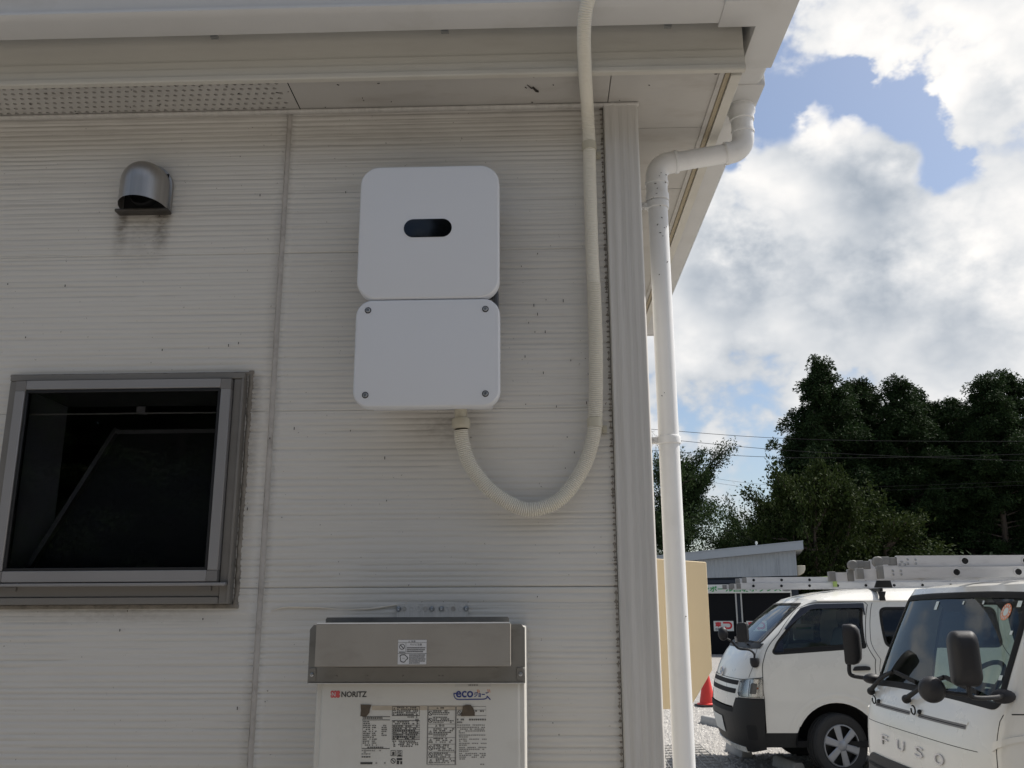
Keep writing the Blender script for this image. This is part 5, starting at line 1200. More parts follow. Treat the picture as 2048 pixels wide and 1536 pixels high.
    lo('mirror_arm', MB().tube(catmull([k0, k1, k1 + Vector((-0.05, 0.01, 0.04)), k2, k3, Vector((-0.08, base.y + 0.05, 1.455))], 8), 0.012, 8), M['mirror_plastic'], mr, smooth=True)
    lo('mirror', MB().extr(roundpoly([(-0.06, 1.385), (0.045, 1.385), (0.06, 1.42), (0.058, 1.56), (0.045, 1.595), (-0.045, 1.595), (-0.062, 1.55)], 0.025), (0.135, base.y - 0.045, 0), (0.175, base.y + 0.05, 0), (0.94, -0.3, 0), (0, 0, 1)), M['mirror_plastic'], mr, bevel=0.014)
    lo('round_mirror', MB().sphere((-0.055, base.y + 0.04, 1.475), 0.074, 18, 12, (0.75, 0.75, 1.0)), M['mirror_plastic'], mr, smooth=True)
    # wheels, arches, floor
    for sd in (-1, 1):
        wheel('wheel', van, (hub, sd * 0.745, 0.322), sd, spokes=6, steer=R(16) if sd < 0 else R(-16))
        wheel('wheel', van, (hub2, sd * 0.745, 0.322), sd)
        for hb in (hub, hub2):
            mb = MB()
            for i in range(14):
                a0, a1 = PI * i / 14, PI * (i + 1) / 14; rr = ar - 0.004
                mb.add([(hb + rr * math.cos(a), v, wz + rr * math.sin(a)) for a in (a0, a1) for v in (sd * 0.842, sd * 0.50)], [(0, 1, 3, 2)])
            mb.add([(hb + (ar - 0.004) * math.cos(PI * i / 14), sd * 0.50, wz + (ar - 0.004) * math.sin(PI * i / 14)) for i in range(15)], [tuple(range(15))])
            lo('arch_liner', mb, M['black'], van)
    lo('floor', MB().box(0.25, 4.6, -0.78, 0.78, 0.30, 0.36), M['black'], van)
    # cabin
    lo('dashboard', MB().box(0.42, 0.85, -0.70, 0.70, 0.75, 1.29), M['cabin'], van, bevel=0.06)
    for v in (-0.40, 0.42):
        s_ = lo('seat', MB().box(1.05, 1.55, v - 0.25, v + 0.25, 0.75, 1.02), M['seat'], van, bevel=0.05)
        lo('seat_back', MB().extr([(1.42, 1.0), (1.56, 1.0), (1.70, 1.50), (1.60, 1.52)], (0, v - 0.24, 0), (0, v + 0.24, 0), (1, 0, 0), (0, 0, 1)), M['seat'], s_, bevel=0.04)
        lo('head_rest', MB().box(1.60, 1.69, v - 0.13, v + 0.13, 1.55, 1.72), M['seat'], s_, bevel=0.035)
    st_ = MB().tube([(0.88 + 0.10 * math.sin(t), 0.42 + 0.19 * math.cos(t), 1.30 + 0.16 * math.sin(t)) for t in [2 * PI * i / 24 for i in range(25)]], 0.014, 8, cap=False); st_.bar((0.88, 0.42, 1.30), (0.72, 0.42, 1.12), 0.04, 0.04); st_.bar((0.88, 0.24, 1.30), (0.88, 0.60, 1.30), 0.02, 0.03)
    lo('steering_wheel', st_, M['cabin'], van, smooth=True)
    lo('bulkhead', MB().box(2.96, 2.98, -0.70, 0.70, 0.5, 1.78), M['seat'], van)
    pp = lo('notice_paper', MB().add([(1.13, 0.765, 1.36), (1.37, 0.765, 1.36), (1.38, 0.735, 1.55), (1.11, 0.735, 1.55)], [(0, 1, 2, 3)]), M['sticker'], van)
    lo('print', MB().add([(1.16, 0.742, 1.49), (1.35, 0.742, 1.49), (1.35, 0.738, 1.515), (1.16, 0.738, 1.515)], [(0, 1, 2, 3)]), M['sign_green'], pp)
    # roof carrier: cross bars on feet
    for u in (1.75, 3.1, 4.2):
        rk = lo('roof_bar', MB().box(u - 0.02, u + 0.02, -0.70, 0.70, 1.925, 1.962), M['plastic'], van, bevel=0.006)
        for sd in (-1, 1):
            lo('bar_foot', MB().extr([(-0.035, 1.822), (0.035, 1.822), (0.028, 1.87), (0.045, 1.924), (-0.045, 1.924), (-0.028, 1.87)], (u, sd * 0.715, 0), (u, sd * 0.685, 0), (1, 0, 0), (0, 0, 1)), M['plastic'], rk, bevel=0.004)
            if u < 2: lo('end_stop', MB().extr([(-0.10, 1.964), (0.10, 1.964), (0.075, 2.09), (-0.045, 2.09)], (u + 0.02, sd * 0.725, 0), (u + 0.02, sd * 0.695, 0), (1, 0, 0), (0, 0, 1)), M['plastic'], rk, bevel=0.004)
    return van
build_van()

# ================================================================== ladders
def rail(mb_r, x0, x1, y, z0, z1, th=0.026):
    """channel section side rail"""
    f = 0.006; mb_r.box(x0, x1, y - th / 2, y - th / 2 + 0.004, z0 + f, z1 - f); mb_r.box(x0, x1, y - th / 2, y + th / 2, z0, z0 + f); mb_r.box(x0, x1, y - th / 2, y + th / 2, z1 - f, z1)
    return mb_r
def ladder(name, label, loc, rotz, sections, length_grip=True, group=None, rung_r=0.015):
    """sections: list of (x0, x1, z0, z1, half width, first rung, pitch)"""
    t = thing(name, loc, label, 'ladder', rotz, group)
    for (x0, x1, z0, z1, hw, r0, pitch) in sections:
        for sd in (-1, 1):
            y = sd * hw
            rl = MB(); th = 0.026
            rail(rl, x0, x1, y if sd < 0 else y, z0, z1, th)
            r_ = lo('rail', rl, M['ladder'], t)
            zc = (z0 + z1) / 2; x = r0
            while x < x1 - 0.05:
                yo = y - 0.0132 if sd < 0 else y + 0.0132
                rk = [(rung_r * 1.15 * math.cos(a) + x + (0.004 if math.cos(a) < 0 else 0), zc + rung_r * math.sin(a)) for a in [2 * PI * i / 12 for i in range(12)]]
                n = 12
                lo('rung_end', MB().add([(a, yo + sd * 0.0035, b_) for a, b_ in rk] + [(x + (a - x) * 0.74, yo + sd * 0.0035, zc + (b_ - zc) * 0.74) for a, b_ in rk] + [(a, yo - sd * 0.001, b_) for a, b_ in rk], [(k, (k + 1) % n, n + (k + 1) % n, n + k) for k in range(n)] + [(k, (k + 1) % n, 2 * n + (k + 1) % n, 2 * n + k) for k in range(n)]), M['ladder'], r_)
                lo('rung_hole', MB().add([(x + (a - x) * 0.76, yo + sd * 0.0028, zc + (b_ - zc) * 0.76) for a, b_ in rk], [tuple(range(n))]), M['black'], r_)
                x += pitch
        x = r0
        while x < x1 - 0.05:
            lo('rung', MB().tube([(x, -hw, (z0 + z1) / 2), (x, hw, (z0 + z1) / 2)], rung_r * 0.85, 10), M['ladder'], t, smooth=True); x += pitch
    return t
def build_ladders():
    # on the van: two nested sections, ends over the nose
    t = ladder('ladder', 'aluminium extension ladder on the van roof with round rung ends', (2.05, 11.10, 0), 0.0,
           [(0.355, 3.9, 2.034, 2.100, 0.185, 0.435, 0.325), (0.27, 4.1, 1.966, 2.032, 0.225, 0.418, 0.325)], rung_r=0.022)
    for sd in (-1, 1):
        lo('end_cap', MB().box(0.225, 0.275, sd * 0.225 - 0.016, sd * 0.225 + 0.016, 1.968, 2.030), M['ladder_dk'], t, bevel=0.003)
        lo('end_cap', MB().box(0.150, 0.200, sd * 0.225 - 0.012, sd * 0.225 + 0.012, 1.972, 2.026), M['ladder_dk'], t, bevel=0.003)
        lo('end_plate', MB().box(0.200, 0.225, sd * 0.225 - 0.006, sd * 0.225 + 0.006, 1.970, 2.026), M['ladder'], t)
        lo('end_cap', MB().box(0.305, 0.356, sd * 0.185 - 0.014, sd * 0.185 + 0.014, 2.038, 2.096), M['ladder_dk'], t, bevel=0.003)
    # lime strap tying it down
    lo('strap', MB().box(1.34, 1.385, -0.255, -0.2445, 1.985, 2.115).box(1.34, 1.385, -0.2445, 0.2445, 2.1095, 2.115).box(1.34, 1.385, 0.2445, 0.255, 1.985, 2.115), M['strap'], t)
    # on the truck: larger, with pulley end
    t = ladder('ladder', 'large aluminium extension ladder on the truck cab with pulley at its end', (1.99, 5.42, 0), R(1.0),
           [(0.0, 5.2, 1.9695, 2.0315, 0.20, 0.375, 0.34), (-0.095, 5.4, 1.9085, 1.9675, 0.235, 0.305, 0.34)], rung_r=0.024)
    for sd, hw in ((-1, 0.20), (1, 0.20)):
        y = sd * hw
        lo('end_bracket', MB().box(-0.045, 0.004, y - 0.008, y + 0.008, 1.978, 2.022), M['ladder_dk'], t, bevel=0.003)
        lo('end_bracket', MB().box(-0.10, -0.042, y - 0.014, y + 0.014, 1.984, 2.026), M['ladder_dk'], t, bevel=0.003)
        lo('pulley', MB().lathe((-0.105, y - 0.018, 1.998), (0, 1, 0), [(0.001, 0), (0.026, 0), (0.030, 0.004), (0.024, 0.012), (0.024, 0.022), (0.030, 0.030), (0.026, 0.034), (0.001, 0.034)], 20), M['ladder_dk'], t, smooth=True)
        for bx, bz in ((0.012, 1.9825), (0.024, 1.997), (0.040, 1.983), (0.058, 2.010), (0.058, 1.988), (0.102, 2.008), (0.102, 1.988)):
            lo('bolt', MB().lathe((bx, y + sd * 0.0125, bz), (0, sd, 0), [(0.0075, 0), (0.0075, 0.003), (0.0045, 0.005), (0.0005, 0.005)], 10), M['bolt'], t)
    for sd in (-1, 1):
        y = sd * 0.235
        lo('end_bracket', MB().box(-0.130, -0.094, y - 0.015, y + 0.015, 1.904, 1.975), M['ladder_dk'], t, bevel=0.003)
        lo('end_plate', MB().box(-0.205, -0.131, y - 0.004, y + 0.006, 1.905, 1.958), M['ladder'], t)
        lo('end_cap', MB().box(-0.245, -0.205, y - 0.018, y + 0.018, 1.904, 1.962), M['ladder_dk'], t, bevel=0.003)
        for bx in (-0.045, 0.0):
            for bz in (1.948, 1.928): lo('bolt', MB().lathe((bx, y + sd * 0.0125, bz), (0, sd, 0), [(0.0075, 0), (0.0075, 0.003), (0.0045, 0.005), (0.0005, 0.005)], 10), M['bolt'], t)
build_ladders()

# ================================================================== the truck
def build_truck():
    tr = thing('truck', (2.10, 5.61, 0), 'white cab-over truck with black mirrors and chrome letters on its front', 'truck', R(1.5))
    uf = interp([(0.30, 0.02), (0.60, 0.0), (0.90, 0.005), (1.05, 0.022), (1.14, 0.050), (1.24, 0.095), (1.27, 0.118), (1.45, 0.205), (1.70, 0.325), (1.86, 0.405), (1.872, 0.42)])
    au = interp([(0.30, 0.18), (0.9, 0.17), (1.2, 0.13), (1.5, 0.11), (1.872, 0.10)])
    b = interp([(0.30, 0.84), (0.9, 0.85), (1.25, 0.848), (1.6, 0.825), (1.872, 0.775)])
    S = Shell(uf, au, b, 3.6); LEN = 1.75; top = 1.868; bot = 0.42
    ws = roundpoly(S.front([(-0.775, 1.262), (0, 1.285), (0.775, 1.262)]) + [(S.sv(0.735, 1.806), 1.806), (0, 1.820), (S.sv(-0.735, 1.806), 1.806)], [0.06, 0.2, 0.06, 0.07, 0.2, 0.07])
    dw = roundpoly([(0.52, 1.20), (1.40, 1.20), (1.42, 1.78), (0.66, 1.78)], 0.06)
    outline = [(S.su(LEN, bot, -1), bot), (0, bot), (S.su(LEN, bot, 1), bot), (S.su(LEN, top, 1), top), (0, top), (S.su(LEN, top, -1), top)]
    patch('cab', S, outline, M['paint'], tr, [ws, S.side(dw, -1), S.side(dw, 1)], st=0.055)
    nq, nu = 24, 22; vv = []
    for i in range(nq + 1):
        q = -1 + 2 * i / nq; e = S.P(S.sv(q * b(top) * 0.9999, top), top)
        for j in range(nu + 1):
            f = (j / nu) ** 1.7; u = e.x + (LEN - e.x) * f; rise = 1 - math.exp(-(u - e.x) / 0.10) if j else 0
            vv.append((u, e.y, top + 0.034 * (1 - abs(q) ** 4) * rise))
    lo('roof', MB().add(vv, [(i * (nu + 1) + j, (i + 1) * (nu + 1) + j, (i + 1) * (nu + 1) + j + 1, i * (nu + 1) + j + 1) for i in range(nq) for j in range(nu)]), M['paint'], tr, smooth=True, ang=60)
    lo('cab_back', MB().add([(LEN, -0.85, bot), (LEN, 0.85, bot), (LEN, 0.85, 1.25), (LEN, 0.775, top), (LEN, -0.775, top), (LEN, -0.85, 1.25)], [tuple(range(6))]), M['paint'], tr)
    g = patch('windscreen', S, ws, M['carglass'], tr, st=0.06, off=-0.004)
    band('rubber', S, ws, 0.040, M['seam'], g, off=0.006)
    for sd in (-1, 1):
        d_ = patch('door_glass', S, S.side(dw, sd), M['carglass'], tr, st=0.07, off=-0.006); band('rubber', S, S.side(dw, sd), 0.035, M['seam'], d_, off=0.003)
        band('door_seam', S, S.side([(0.415, 0.50), (0.40, 0.9), (0.405, 1.2), (0.47, 1.45), (0.60, 1.82), (0.70, 1.845), (1.52, 1.85), (1.56, 1.80), (1.56, 0.5)], sd), 0.012, M['seam'], tr, off=0.002, closed=False)
        band('pillar_seam', S, [(S.su(0.40, 1.235, sd), 1.235), (sd * 0.93, 1.235)], 0.006, M['seam'], tr, off=0.0016, closed=False)
        # swept crease on the corner panel
        patch('corner_crease', S, [(sd * 0.74, 1.105), (sd * 0.80, 1.110), (S.su(0.33, 1.16, sd), 1.150), (S.su(0.36, 1.16, sd), 1.160), (S.su(0.30, 1.12, sd), 1.125), (sd * 0.80, 1.075), (sd * 0.745, 1.060)], M['paint'], tr, st=0.03, off=0.010, rim=0.012)
        # corner indicator lamp
        cl = [(sd * 0.845, 0.68), (S.su(0.27, 0.70, sd), 0.70), (S.su(0.25, 0.86, sd), 0.86), (sd * 0.88, 0.905), (sd * 0.85, 0.87)]
        h = patch('headlight', S, roundpoly(cl, 0.015), M['reflector'], tr, st=0.03, off=0.004); patch('lens', S, roundpoly(cl, 0.015), M['lens'], h, st=0.03, off=0.018, rim=0.016)
        band('panel_seam', S, [(sd * 0.80, 0.70), (sd * 0.805, 0.90), (sd * 0.79, 1.06), (sd * 0.775, 1.20), (sd * 0.80, 1.232)], 0.004, M['seam'], tr, off=0.0012, closed=False)
    # front panel: two slots, seam, letters, lower grille
    for v0, v1 in ((-0.60, -0.055), (0.055, 0.60)):
        pp = S.front([(v0, 1.136), (v1, 1.136), (v1, 1.158), (v0, 1.158)])
        so_ = patch('air_slot', S, roundpoly(pp, 0.006), M['slot'], tr, st=0.03, off=0.0018)
        patch('slot_lip', S, S.front([(v0 - 0.01, 1.159), (v1 + 0.01, 1.159), (v1 + 0.01, 1.172), (v0 - 0.01, 1.172)]), M['paint'], so_, st=0.03, off=0.0035, rim=0.003)
        patch('slot_vane', S, S.front([(v0 + 0.01, 1.1445), (v1 - 0.01, 1.1445), (v1 - 0.01, 1.1485), (v0 + 0.01, 1.1485)]), M['seam'], so_, st=0.03, off=0.0026)
    band('panel_seam', S, S.front([(-0.72, 1.045), (-0.3, 1.045), (0.3, 1.045), (0.72, 1.045)]), 0.0035, M['seam'], tr, off=0.0014, closed=False)
    gr = [(-0.74, 0.60), (0.74, 0.60), (0.72, 0.80), (0.60, 0.855), (-0.60, 0.855), (-0.72, 0.80)]
    g_ = patch('grille', S, S.front(gr), M['plastic'], tr, st=0.05, off=0.012, rim=0.012)
    for w in (0.66, 0.72, 0.78): patch('grille_bar', S, S.front([(-0.68, w), (0.68, w), (0.68, w + 0.018), (-0.68, w + 0.018)]), M['seam'], g_, st=0.05, off=0.016)
    patch('bumper', S, S.front([(-0.82, 0.34), (0.82, 0.34), (0.83, 0.60), (-0.83, 0.60)]), M['paint'], tr, st=0.06, off=0.03, rim=0.04)
    # raised chrome letters, spaced wide across the front
    for ch, vc in zip('FUSO', (0.372, 0.128, -0.122, -0.368)):
        w2 = 0.052; h0, h1 = 0.930, 0.985
        def wmap(x, y, z, vc=vc):
            q = S.sv(-x, z); p = S.P(q, z) + S.N(q, z) * (0.004 + (-y)); return (p.x, p.y, p.z)
        cu = text('letter', ch, M['chrome'], tr, -vc - w2, -vc + w2, h0, h1, 0.0, bold=0.0, world=wmap, depth=0.004)
    # stickers along the glass top
    for v, w0, sz in ((-0.69, 1.765, 0.016), (-0.35, 1.775, 0.010), (-0.12, 1.775, 0.010), (-0.70, 1.62, 0.010), (-0.73, 1.40, 0.012), (-0.73, 1.30, 0.012)):
        patch('sticker', S, S.front([(v - sz, w0 - sz), (v + sz, w0 - sz), (v + sz, w0 + sz), (v - sz, w0 + sz)]), M['sticker'], g, st=0.05, off=-0.001)
    patch('sticker', S, S.front([(0.20, 1.735), (0.24, 1.735), (0.235, 1.785), (0.195, 1.785)]), M['sticker'], g, st=0.05, off=-0.001)
    cv, cw = -0.60, 1.725
    st_ = patch('round_sticker', S, S.front([(cv + 0.044 * math.cos(a), cw + 0.044 * math.sin(a)) for a in [2 * PI * i / 20 for i in range(20)]]), M['orange'], g, st=0.04, off=-0.001)
    patch('sticker_face', S, S.front([(cv + 0.022 * math.cos(a), cw + 0.022 * math.sin(a)) for a in [2 * PI * i / 16 for i in range(16)]]), M['sticker'], st_, st=0.04, off=0.0)
    for i in range(12):
        a = 2 * PI * i / 12; c = (cv + 0.033 * math.cos(a), cw + 0.033 * math.sin(a)); patch('sticker_mark', S, S.front([(c[0] - 0.004, c[1] - 0.006), (c[0] + 0.004, c[1] - 0.006), (c[0] + 0.004, c[1] + 0.006), (c[0] - 0.004, c[1] + 0.006)]), M['sticker'], st_, st=0.05, off=0.0)
    # wipers on their pivots, washer stalks
    def sp(v, w, o=0.02): q = S.sv(v, w); return S.P(q, w) + S.N(q, w) * o
    for (p0, p1, p2, p3) in (((0.70, 1.205), (0.45, 1.345), (0.10, 1.31), (0.45, 1.345)), ((0.10, 1.210), (-0.25, 1.36), (-0.62, 1.31), (-0.2, 1.35))):
        a = lo('wiper', MB().tube([sp(*p0, 0.03), sp((p0[0] + p1[0]) / 2, (p0[1] + p1[1]) / 2, 0.045), sp(*p1, 0.03)], [0.016, 0.012, 0.010], 8), M['plastic'], tr, smooth=True)
        lo('wiper_pivot', MB().sphere(sp(*p0, 0.025), 0.026, 12, 8), M['plastic'], a, smooth=True)
        lo('wiper_blade', MB().bar(sp(*p1, 0.022), sp(p2[0], p2[1], 0.018), 0.014, 0.022), M['seam'], a)
        lo('wiper_blade', MB().bar(sp(*p1, 0.022), sp(p1[0] + 0.22, p1[1] - 0.045, 0.018), 0.014, 0.022), M['seam'], a)
    for v in (0.60, -0.02):
        ctr = sp(v, 1.165, 0.02); lo('washer_hose', MB().tube([ctr + Vector((0, 0.028 * math.cos(t), 0.024 * math.sin(t))) for t in [PI * 0.4 + 1.7 * PI * i / 14 for i in range(15)]], 0.0045, 6), M['seam'], tr, smooth=True)
        lo('washer_nozzle', MB().sphere(sp(v - 0.06, 1.165, 0.008), 0.014, 10, 6), M['plastic'], tr, smooth=True)
    # near mirror, its round companion and arm
    def mirror(c, sx, sz, rot, name='mirror', parent=None):
        pr = roundpoly([(-sx, -sz), (sx * 0.75, -sz * 1.0), (sx, -sz * 0.75), (sx * 0.97, sz * 0.75), (sx * 0.7, sz), (-sx * 0.7, sz), (-sx, sz * 0.7)], 0.03)
        d1 = Vector((math.cos(rot), math.sin(rot), 0)); nn = Vector((-math.sin(rot), math.cos(rot), 0)); c = Vector(c); mb = MB(); n = len(pr); vv = []
        for f, sc in ((0.055, 0.93), (0.050, 0.98), (0.0, 1.0), (-0.028, 0.93), (-0.048, 0.72), (-0.055, 0.35)):
            vv += [c + nn * f + d1 * a * sc + Vector((0, 0, b_ * sc)) for a, b_ in pr]
        mb.add(vv, [(i * n + k, i * n + (k + 1) % n, (i + 1) * n + (k + 1) % n, (i + 1) * n + k) for i in range(5) for k in range(n)] + [tuple(range(n)), tuple(5 * n + k for k in range(n))])
        return lo(name, mb, M['mirror_plastic'], parent or tr, smooth=True, ang=50)
    m1 = mirror((-0.115, -1.06, 1.512), 0.068, 0.128, R(-14))
    arm = [(-0.115, -1.06, 1.40), (-0.11, -1.055, 1.345), (-0.06, -1.03, 1.330), (0.06, -0.95, 1.325), (0.14, -0.86, 1.325)]
    lo('mirror_arm', MB().tube(catmull(arm, 8), 0.011, 10), M['mirror_plastic'], m1, smooth=True)
    lo('mirror_foot', MB().sphere((0.15, -0.845, 1.32), 0.05, 14, 8, (1.3, 0.6, 0.7)), M['mirror_plastic'], m1, smooth=True)
    lo('round_mirror', MB().lathe((-0.275, -1.02, 1.366), (-0.50, -0.86, -0.05), [(0.060, -0.03), (0.062, -0.02), (0.060, -0.005), (0.051, 0.016), (0.032, 0.030), (0.001, 0.036)], 28), M['mirror_plastic'], m1, smooth=True)
    lo('mirror_face', MB().lathe((-0.275, -1.02, 1.366), (-0.50, -0.86, -0.05), [(0.060, -0.03), (0.001, -0.03)], 28), M['chrome'], m1)
    lo('mirror_arm', MB().tube([(-0.235, -1.0, 1.362), (-0.17, -1.03, 1.350), (-0.10, -1.05, 1.343)], 0.010, 8), M['mirror_plastic'], m1, smooth=True)
    lo('mirror_clamp', MB().box(-0.250, -0.215, -1.02, -0.985, 1.335, 1.395), M['mirror_plastic'], m1, bevel=0.008)
    m2 = mirror((0.055, 0.90, 1.505), 0.062, 0.135, R(64))
    lo('mirror_arm', MB().tube(catmull([(0.02, 0.90, 1.39), (0.015, 0.90, 1.325), (0.03, 0.895, 1.30), (0.08, 0.87, 1.290), (0.13, 0.83, 1.285)], 8), 0.014, 10), M['mirror_plastic'], m2, smooth=True)
    lo('mirror_foot', MB().sphere((0.135, 0.82, 1.285), 0.055, 14, 8, (1.1, 0.9, 0.62)), M['mirror_plastic'], m2, smooth=True)
    # cabin
    lo('dashboard', MB().extr([(0.12, 0.8), (0.12, 1.17), (0.30, 1.225), (0.44, 1.20), (0.50, 0.8)], (0, -0.78, 0), (0, 0.78, 0), (1, 0, 0), (0, 0, 1)), M['cabin'], tr, bevel=0.02)
    for v in (-0.48, 0.0, 0.48):
        s_ = lo('seat', MB().box(0.85, 1.35, v - 0.22, v + 0.22, 0.85, 1.05), M['seat'], tr, bevel=0.05)
        lo('seat_back', MB().extr([(1.22, 1.03), (1.36, 1.03), (1.52, 1.52), (1.42, 1.54)], (0, v - 0.21, 0), (0, v + 0.21, 0), (1, 0, 0), (0, 0, 1)), M['seat'], s_, bevel=0.04)
        lo('head_rest', MB().box(1.42, 1.50, v - 0.12, v + 0.12, 1.56, 1.70), M['seat'], s_, bevel=0.03)
    sw = MB().tube([(0.66 + 0.13 * math.sin(t), 0.42 + 0.20 * math.cos(t), 1.28 + 0.13 * math.sin(t)) for t in [2 * PI * i / 24 for i in range(25)]], 0.015, 8, cap=False); sw.bar((0.66, 0.23, 1.28), (0.66, 0.61, 1.28), 0.03, 0.02); sw.bar((0.66, 0.42, 1.28), (0.45, 0.42, 1.05), 0.05, 0.05)
    lo('steering_wheel', sw, M['cabin'], tr, smooth=True)
    lo('inside_mirror', MB().box(0.50, 0.53, -0.02, 0.22, 1.70, 1.77), M['cabin'], tr, bevel=0.012)
    for v in (-0.36, 0.36): lo('sun_visor', MB().extr([(0.50, 1.840), (0.58, 1.72), (0.592, 1.725), (0.515, 1.843)], (0, v - 0.24, 0), (0, v + 0.24, 0), (1, 0, 0), (0, 0, 1)), M['cabin'], tr)
    lo('cab_floor', MB().box(0.10, 1.74, -0.80, 0.80, 0.42, 0.80), M['cabin'], tr)
    lo('rear_lining', MB().box(1.70, 1.72, -0.77, 0.77, 0.80, 1.84), M['cabin'], tr)
    lo('headlining', MB().box(0.56, 1.70, -0.74, 0.74, 1.846, 1.852), M['seat'], tr)
    # chassis, wheels, cargo bed and ladder rack behind the cab
    lo('chassis', MB().box(0.4, 4.6, -0.36, 0.36, 0.45, 0.62), M['black'], tr)
    for sd in (-1, 1):
        wheel('wheel', tr, (0.95, sd * 0.72, 0.34), sd, r=0.34, rr=0.21, spokes=6); wheel('wheel', tr, (3.35, sd * 0.72, 0.34), sd, r=0.34, rr=0.21, spokes=6)
        lo('side_board', MB().box(1.85, 4.68, sd * 0.85 - 0.02, sd * 0.85 + 0.02, 0.75, 1.15), M['paint'], tr, bevel=0.01)
    lo('bed', MB().box(1.84, 4.70, -0.84, 0.84, 0.66, 0.75), M['paint'], tr)
    for u in (1.82, 4.62):
        rk = lo('rack_bar', MB().box(u - 0.02, u + 0.02, -0.74, 0.74, 1.865, 1.905), M['plastic'], tr)
        for sd in (-1, 1): lo('rack_post', MB().box(u - 0.02, u + 0.02, sd * 0.72 - 0.02, sd * 0.72 + 0.02, 0.75, 1.865), M['plastic'], rk)
build_truck()

# ================================================================== yard things
def build_yard():
    def cone(loc, label):
        t = thing('traffic_cone', loc, label, 'traffic cone', 0.3, 'red traffic cones in the yard')
        lo('base', MB().extr(rrect(-0.19, 0.19, -0.19, 0.19, 0.04, 4), (0, 0, 0.0), (0, 0, 0.035), (1, 0, 0), (0, 1, 0)), M['rubber'], t)
        lo('cone_body', MB().lathe((0, 0, 0.03), (0, 0, 1), [(0.175, 0), (0.172, 0.02), (0.145, 0.035), (0.085, 0.36), (0.03, 0.66), (0.024, 0.685), (0.001, 0.69)], 24), M['cone'], t, smooth=True)
        lo('trim_ring', MB().lathe((0, 0, 0.03), (0, 0, 1), [(0.19, 0.0), (0.19, 0.02), (0.17, 0.022)], 24), M['cone'], t)
        return t
    cone((3.02, 17.6, 0), 'red traffic cone between the beige panel and the van nose')
    cone((11.6, 38.5, 0), 'red traffic cone far off, seen through the van door window')
    def stop(loc, rz, label):
        pr = [(-0.075, 0), (0.075, 0), (0.055, 0.10), (0.035, 0.12), (-0.035, 0.12), (-0.055, 0.10)]
        t = obj('wheel_stop', MB().extr(pr, (0, -0.30, 0), (0, 0.30, 0), (1, 0, 0), (0, 0, 1)), M['concrete'], bevel=0.008)
        t.location = loc; t.rotation_euler = (0, 0, rz); tag(t, label, 'wheel stop', 'concrete wheel stops')
    stop((2.62, 14.8, 0), R(20), 'concrete wheel stop near the traffic cone')
    stop((2.40, 11.95, 0), R(8), 'concrete wheel stop under the van nose')
    stop((2.72, 10.85, 0), R(8), 'concrete wheel stop ahead of the van front wheel')
    # folded wire mesh lying on the gravel just past the corner
    w = MB()
    for i in range(15): w.bar((1.30, 9.6 + i * 0.2, 0.03), (2.0, 9.6 + i * 0.2, 0.05), 0.008, 0.008)
    for i in range(8): w.bar((1.30 + i * 0.1, 9.6, 0.034), (1.30 + i * 0.1, 12.4, 0.054), 0.008, 0.008)
    tag(obj('wire_mesh', w, M['wire_mesh']), 'flat galvanised wire mesh lying on gravel past the downpipe', 'wire mesh')
build_yard()

